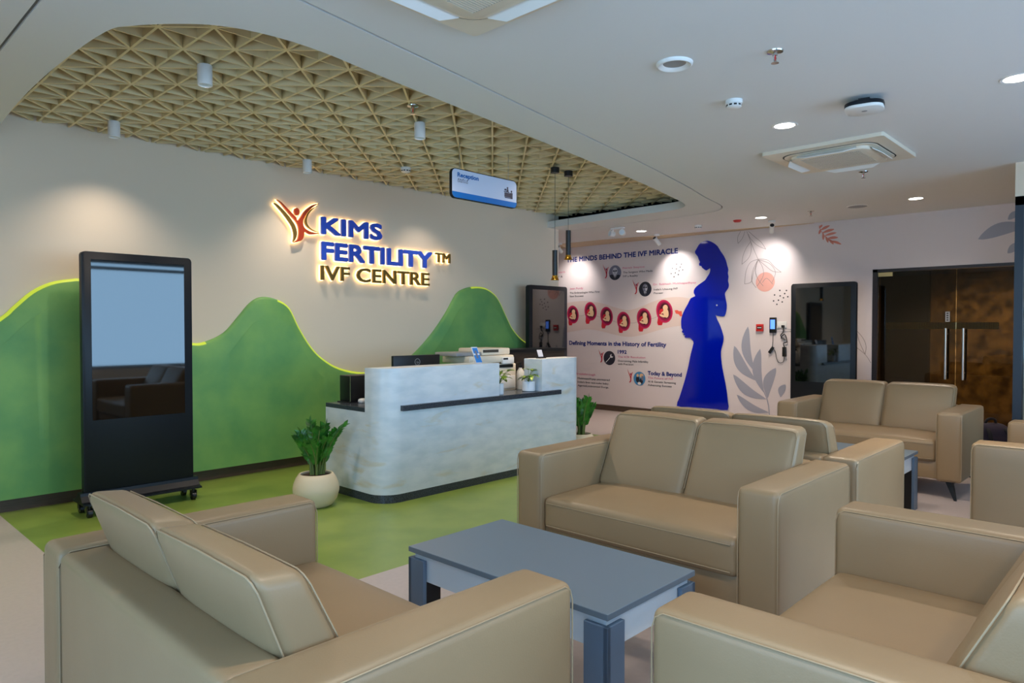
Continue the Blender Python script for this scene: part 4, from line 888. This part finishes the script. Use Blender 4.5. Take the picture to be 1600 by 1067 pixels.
# cylinders under the lattice
for x, y, lb, pw in ((1.762, 4.171, 'white cylinder lamp under the lattice, largest and nearest', 0), (1.767, 5.805, 'white cylinder lamp under the lattice above the left kiosk', 26), (3.399, 5.83, 'white cylinder lamp under the lattice above the wall sign', 24), (3.374, 4.154, 'white cylinder lamp under the lattice left of the reception board', 0)):
    t = empty('cylinder_lamp', lb, 'ceiling light', (x, y, LZ), 0, 'white cylinder lamps under the lattice')
    bm = bmesh.new(); lathe(bm, [(0, .0), (.040, .0), (.042, -.004), (.042, -.118), (.037, -.120), (.034, -.112)], n=32); fin(bm, 'body', white_pl, t, 40)
    bm = bmesh.new(); lathe(bm, [(.035, -.112), (0, -.108)], n=28); fin(bm, 'lens', lampoff, t, 0)
    spot((x, y, LZ-.125), pw or 46, (x, y+(.12 if pw else 0), 0), 115 if pw else 162, 1, NEUT, .03)
for x, y in ((5.03, 5.83), (5.0, 4.15)):  # added lamps with no cylinder built, extra light by the wall
    spot((x, y, LZ-.125), (14 if y > 5 else 8), (x, y+.1, 0), (115 if y > 5 else 162), 1, NEUT, .03)
def detector(x, y, z, label):
    t = empty('smoke_detector', label, 'smoke detector', (x, y, z), 0, 'smoke detectors')
    bm = bmesh.new(); lathe(bm, [(0, 0), (.050, 0), (.050, -.022), (.044, -.024), (.044, -.040), (.030, -.048), (0, -.048)], n=32); b = fin(bm, 'body', white_pl, t, 30)
    bm = bmesh.new()
    for i in range(10):
        a = 2*PI*i/10; c = Vector((.0442*math.cos(a), .0442*math.sin(a), -.032)); d = Vector((-math.sin(a), math.cos(a), 0))
        n_ = Vector((math.cos(a), math.sin(a), 0))*.0006
        bm.faces.new([bm.verts.new(c+d*u+n_+Vector((0, 0, v))) for u, v in ((-.009, -.005), (.009, -.005), (.009, .005), (-.009, .005))])
    fin(bm, 'vent_slots', black_p, b, 0)
detector(3.987, 1.926, CZ, 'white smoke detector on the white ceiling near the wireless unit')
detector(8.509, 4.607, CZ, 'white smoke detector on the ceiling before the mural')
detector(4.22, 5.413, LZ, 'white smoke detector under the beige lattice')
def sprinkler(x, y, z, label):
    t = empty('sprinkler', label, 'fire sprinkler', (x, y, z), 0, 'fire sprinklers')
    bm = bmesh.new(); lathe(bm, [(0, 0), (.040, 0), (.038, -.006), (.020, -.010), (.012, -.012), (.012, -.022), (0, -.022)], n=28); fin(bm, 'escutcheon', chrome, t, 40)
    bm = bmesh.new()
    for s in (-1, 1): tube(bm, [(s*.009, 0, -.02), (s*.015, 0, -.032), (s*.012, 0, -.045), (0, 0, -.056)], .0026, 6)
    lathe(bm, [(0, -.056), (.018, -.057), (.019, -.060), (0, -.061)], n=20); fin(bm, 'frame', chrome, t, 40)
    bm = bmesh.new(); cyl(bm, (0, 0, -.022), (0, 0, -.046), .004); fin(bm, 'bulb', red_p, t, 40)
sprinkler(3.419, 1.438, CZ, 'chrome fire sprinkler with red bulb, nearest on white ceiling')
sprinkler(6.577, 1.970, CZ, 'small chrome sprinkler just beyond the far air conditioner')
sprinkler(8.393, 3.086, CZ, 'small chrome sprinkler on the ceiling before the mural')
sprinkler(3.079, 3.867, LZ, 'small sprinkler hanging in the beige lattice')
# wireless access point
t = empty('wireless_access_point', 'white rounded wireless unit on black mount under white ceiling', 'wireless unit', (4.50, 1.345, CZ), R(10))
fin(B(-.03, .03, -.03, .03, -.03, 0), 'mount', black_p, t, 0)
bm = bmesh.new(); prism(bm, rrect(-.105, .105, -.105, .105, .07, 8), -.055, -.03, .008, 2); bb2 = fin(bm, 'backplate', kiosk_m, t, 40)
bm = bmesh.new(); prism(bm, [(x, -y) for x, y in rrect(-.104, .104, -.104, .104, .07, 8)], .055, .072, .012, 3)
for v in bm.verts: v.co.z *= -1
cv = fin(bm, 'cover', white_pl, t, 40)
bm = bmesh.new(); cyl(bm, (0, 0, -.0722), (0, 0, -.0725), .016, n=20); fin(bm, 'round_emblem', grey_pl, cv, 0)
# cassette air conditioners
def aircon(x, y, label):
    t = empty('air_conditioner', label, 'air conditioner', (x, y, CZ), 0, 'ceiling cassette air conditioners'); h = .438
    bm = bmesh.new(); o = rrect(-h, h, -h, h, .012, 3); i_ = rrect(-.345, .345, -.345, .345, .12, 8)
    prism(bm, rrect(-h, h, -h, h, .02, 4), -.028, -.0005, 0)
    fin(bm, 'frame', cream_pl, t, 30)
    bm = bmesh.new(); prism(bm, rrect(-.348, .348, -.348, .348, .13, 8), -.0295, -.0282); fin(bm, 'air_slot', dark_gap, t, 0)
    bm = bmesh.new(); prism(bm, [(a, b) for a, b in rrect(-.285, .285, -.285, .285, .07, 8)], .030, .058, .014, 3)
    prism(bm, rrect(-.337, .337, -.337, .337, .125, 8), .0296, .034)
    for v in bm.verts: v.co.z *= -1
    pn = fin(bm, 'panel', cream_pl, t, 40)
    bm = bmesh.new()
    for k in range(30):
        yy = -.215+.43*k/29
        for xa_, xb_ in ((-.215, -.075), (-.07, .07), (.075, .215)): box(bm, xa_, xb_, yy-.0045, yy+.0045, -.0612, -.0578)
    gr = fin(bm, 'grille', cream_pl, pn, 0)
    fin(B(-.22, .22, -.22, .22, -.0586, -.0581), 'filter', grey_pl, pn, 0)
    for k in range(4):
        bm = bmesh.new(); pl = []
        for s in range(13):
            u = s/12; pl.append((-.215+.43*u, .012*math.sin(PI*u)))
        for (u, c), (u2, c2) in zip(pl, pl[1:]):
            w0 = .062*min(1, 4*min((u+.215)/.43, 1-(u+.215)/.43)+.35); w1 = .062*min(1, 4*min((u2+.215)/.43, 1-(u2+.215)/.43)+.35)
            for dz in (0, -.006): bm.faces.new([bm.verts.new(p) for p in ((u, .282, -.036+dz), (u2, .282, -.036+dz), (u2, .282+w1, -.036-.55*w1+dz), (u, .282+w0, -.036-.55*w0+dz))])
            bm.faces.new([bm.verts.new(p) for p in ((u, .282+w0, -.036-.55*w0), (u2, .282+w1, -.036-.55*w1), (u2, .282+w1, -.042-.55*w1), (u, .282+w0, -.042-.55*w0))])
        for v in bm.verts: v.co = Matrix.Rotation(k*PI/2, 4, 'Z') @ v.co
        fin(bm, 'louvre', white_pl, t, 30)
    return t
aircon(5.762, 1.905, 'cream square cassette air conditioner, fully visible at right')
aircon(1.795, 1.910, 'cream cassette air conditioner cut off by the top edge')
# spotlights aimed at the mural
for x, y, ty, lb in ((8.764, 7.227, 7.35, 'white ceiling spotlight beside the pendant lamps'), (8.906, 5.493, 5.40, 'white ceiling spotlight aimed at the mural heading'), (8.802, 3.727, 4.02, 'white ceiling spotlight aimed right of the blue silhouette')):
    t = empty('spotlight', lb, 'spotlight', (x, y, CZ), 0, 'white ceiling spotlights')
    bm = bmesh.new(); lathe(bm, [(0, 0), (.045, 0), (.045, -.024), (0, -.024)], n=28); cyl(bm, (0, 0, -.024), (0, 0, -.07), .006); fin(bm, 'mount', white_pl, t, 30)
    d = (Vector((MX, ty, 2.25))-Vector((x, y, CZ-.10))).normalized(); a = Vector((0, 0, -.095)); bm = bmesh.new()
    cyl(bm, a-d*.06, a+d*.08, .030, n=28); hd = fin(bm, 'head', white_pl, t, 30)
    bm = bmesh.new(); cyl(bm, a-d*.064, a-d*.0605, .026, n=24); fin(bm, 'back_cap', black_p, hd, 30)
    bm = bmesh.new(); cyl(bm, a+d*.0805, a+d*.082, .024, n=24); fin(bm, 'lens', lampw, hd, 0)
    spot(Vector((x, y, CZ))+a+d*.10, 21, (MX, ty, 2.10), 92, 1.0, (1, .93, .90), .02)
# twin-head emergency light, red sounder, speaker grille
t = empty('emergency_light', 'white twin-head emergency light on ceiling edge', 'emergency light', (7.95, 5.52, CZ))
fin(B(-.03, .03, -.10, .10, -.022, 0, .004), 'base', white_pl, t)
for s in (-1, 1):
    bm = bmesh.new(); cyl(bm, (0, s*.075, -.02), (-.01, s*.08, -.055), .012); cyl(bm, (.02, s*.075, -.085), (-.045, s*.10, -.075), .036, .042, 24); hd = fin(bm, 'head', white_pl, t, 40)
    bm = bmesh.new(); cyl(bm, (-.0455, s*.1002, -.0749), (-.047, s*.1008, -.0747), .034, n=20); fin(bm, 'lens', lampoff, hd, 0)
t = empty('alarm_sounder', 'small flat red alarm sounder on ceiling before mural', 'alarm', (8.446, 4.025, CZ))
bm = bmesh.new(); lathe(bm, [(0, 0), (.05, 0), (.05, -.012), (.035, -.026), (0, -.026)], n=28); fin(bm, 'body', red_p, t, 40)
t = empty('ceiling_speaker', 'round pale flat ceiling speaker near the mural top', 'speaker', (8.402, 2.573, CZ))
bm = bmesh.new(); lathe(bm, [(0, -.010), (.085, -.010), (.10, -.006), (.102, 0)], n=36); fin(bm, 'grille', grey_pl, t, 40)
bm = bmesh.new(); lathe(bm, [(.101, 0), (.101, -.008), (.112, -.004), (.113, 0)], n=36); fin(bm, 'rim', white_pl, t, 40)
# pendants over the desk
for x, zt, lb in ((5.219, 2.116, 'black tube pendant with gold flared end, lower and left'), (5.427, 2.33, 'black tube pendant with gold flared end, higher and right')):
    L_ = .245 if x < 5.3 else .245; t = empty('pendant_lamp', lb, 'pendant lamp', (x, 4.36, LZ), 0, 'black and gold pendant lamps'); z = zt-LZ
    bm = bmesh.new(); lathe(bm, [(0, .0), (.043, 0), (.043, -.05), (0, -.05)], n=28); fin(bm, 'canopy', black_p, t, 30)
    bm = bmesh.new(); cyl(bm, (0, 0, -.05), (0, 0, z), .0022, n=8); fin(bm, 'cord', black_p, t, 30)
    bm = bmesh.new(); cyl(bm, (0, 0, z), (0, 0, z-L_), .0255, n=28); fin(bm, 'tube', black_p, t, 30)
    bm = bmesh.new(); lathe(bm, [(.020, z-L_), (.0265, z-L_), (.0275, z-L_-.012), (.036, z-L_-.036), (.043, z-L_-.044), (.041, z-L_-.044), (.034, z-L_-.034), (.024, z-L_-.01)], n=32); fl_ = fin(bm, 'flared_end', gold, t, 40)
    bm = bmesh.new(); lathe(bm, [(.024, z-L_-.014), (0, z-L_-.012)], n=20); fin(bm, 'bulb', lampw, fl_, 0)
    spot((x, 4.36, zt-L_-.05), 14, None, 90, .7, WARM, .02)
# hanging reception board
t = empty('hanging_sign', 'white and blue Reception board hanging under the lattice', 'sign', (4.303, 4.4, 2.583)); hw, hh = .401, .126
def pv(bm, dy=0):
    for v in bm.verts: v.co = Vector((v.co.x, -v.co.z+dy, v.co.y))
    return bm
bm = bmesh.new(); prism(bm, rrect(-hw, hw, -hh, hh, .045, 8), -.015, .012); fin(pv(bm), 'board', kiosk_m, t, 30)
fc = bmesh.new(); out = rrect(-hw+.006, hw-.006, -hh+.006, hh-.006, .04, 8); prism(fc, out, .0125, .0135); f_ = fin(pv(fc), 'face', sign_w, t, 0)
bs = [p for p in out if p[1] < -hh+.055]; zb = -hh+.055
bs = [(-hw+.006, zb)]+[p for p in rrect(-hw+.006, hw-.006, -hh+.006, hh, (.04, .04, 0, 0), 8) if p[1] < zb-.001]+[(hw-.006, zb)]
bm = bmesh.new(); prism(bm, bs, .0137, .0145); fin(pv(bm), 'blue_band', sign_b, f_, 0)
bm = text_bm('Reception', .245, .037, lambda x, z, d: (-.335+x, -.0150, .058+z)); embolden(bm, .0022, (Vector((1, 0, 0)), Vector((0, 0, 1)), Vector((0, -1, 0))), 8); fin(bm, 'lettering', sign_t, f_, 0)
bm = text_bm('\u0c30\u0c3f\u0c38\u0c46\u0c2a\u0c4d\u0c37\u0c28\u0c4d', .125, .030, lambda x, z, d: (-.335+x, -.0150, .012+z), .0); fin(bm, 'telugu_lettering', sign_i, f_, 0)
bm = bmesh.new()
def ic(a, b, c, d): box(bm, a, b, -.0152, -.0148, c, d)
ic(.235, .315, -.035, .005); ic(.228, .30, .008, .016); ic(.312, .342, -.045, .010); ic(.24, .31, -.044, -.037); ic(.262, .288, .016, .036); ic(.236, .256, .022, .034)
for cx_, cz_, r_ in ((.275, .047, .010), (.327, .022, .010), (.246, .03, .009)): cyl(bm, (cx_, -.0152, cz_), (cx_, -.0148, cz_), r_, n=16)
fin(bm, 'desk_icon', sign_i, f_, 0)
for s in (-1, 1):
    bm = bmesh.new(); cyl(bm, (s*.3, 0, hh), (s*.3, 0, LZ-2.583+.02), .003, n=8); fin(bm, 'hanging_rod', steel, t, 30)
# devices on the mural wall
t = empty('fire_call_point', 'red square fire call point on the back wall', 'fire alarm', (MX, 4.12, 1.36))
fin(B(-.03, 0, -.05, .05, -.05, .05, .004), 'box', red_p, t); fin(B(-.032, -.0302, -.034, .034, -.018, .018), 'press_plate', black_p, t, 0); fin(B(-.0335, -.0322, -.028, .028, -.004, .006), 'white_line', white_pl, t, 0)
t = empty('access_terminal', 'black wall terminal with lit blue screen beside red call point', 'wall terminal', (MX, 3.935, 1.395))
fin(B(-.028, 0, -.047, .047, -.105, .105, .006), 'body', black_p, t); fin(B(-.0296, -.0283, -.031, .031, -.052, .075), 'screen', scr_blue, t, 0)
t = empty('power_socket', 'white power socket with black plug left of right kiosk', 'socket', (MX, 3.815, 1.40))
fin(B(-.010, 0, -.065, .065, -.045, .045, .003), 'plate', white_pl, t); fin(B(-.045, -.0102, -.04, -.005, -.04, -.005, .004), 'plug', black_p, t)
bm = bmesh.new(); tube(bm, [(-.02, .06, -.06), (-.02, -.14, -.062)], .004); fin(bm, 'tray_edge', grey_pl, t, 40)
bm = bmesh.new(); tube(bm, spline([(MX-.012, 3.935, 1.288), (MX-.012, 3.935, 1.17), (MX-.012, 3.945, 1.10), (MX-.014, 3.955, 1.06)], 5), .004)
tube(bm, spline([(MX-.014, 3.93, 1.075), (MX-.012, 3.90, 1.03), (MX-.012, 3.885, .95), (MX-.012, 3.85, .885), (MX-.012, 3.79, .90), (MX-.014, 3.775, .99)], 5), .004)
t = tag(fin(bm, 'terminal_cable', black_p, None, 50), 'thin black cable dangling below the wall terminal', 'cable')
bm = bmesh.new(); box(bm, -.013, .013, -.018, .018, -.05, .05, .004)
for v in bm.verts: v.co = Matrix.Rotation(R(35), 4, 'X') @ v.co+Vector((MX-.016, 3.957, 1.055))
fin(bm, 'connector', black_p, t, 30)
bm = bmesh.new(); box(bm, MX-.035, MX-.003, 3.75, 3.80, .97, 1.10, .005); ad = tag(fin(bm, 'power_adapter', black_p, None, 30), 'black power adapter block hanging on tangled cord below the socket', 'power adapter')
bm = bmesh.new(); tube(bm, spline([(MX-.03, 3.792, 1.375), (MX-.015, 3.79, 1.31), (MX-.014, 3.83, 1.25), (MX-.014, 3.76, 1.20), (MX-.02, 3.82, 1.22), (MX-.02, 3.77, 1.27), (MX-.02, 3.74, 1.17), (MX-.015, 3.79, 1.15), (MX-.015, 3.775, 1.098)], 6), .006)
fin(bm, 'cord', black_p, ad, 50)
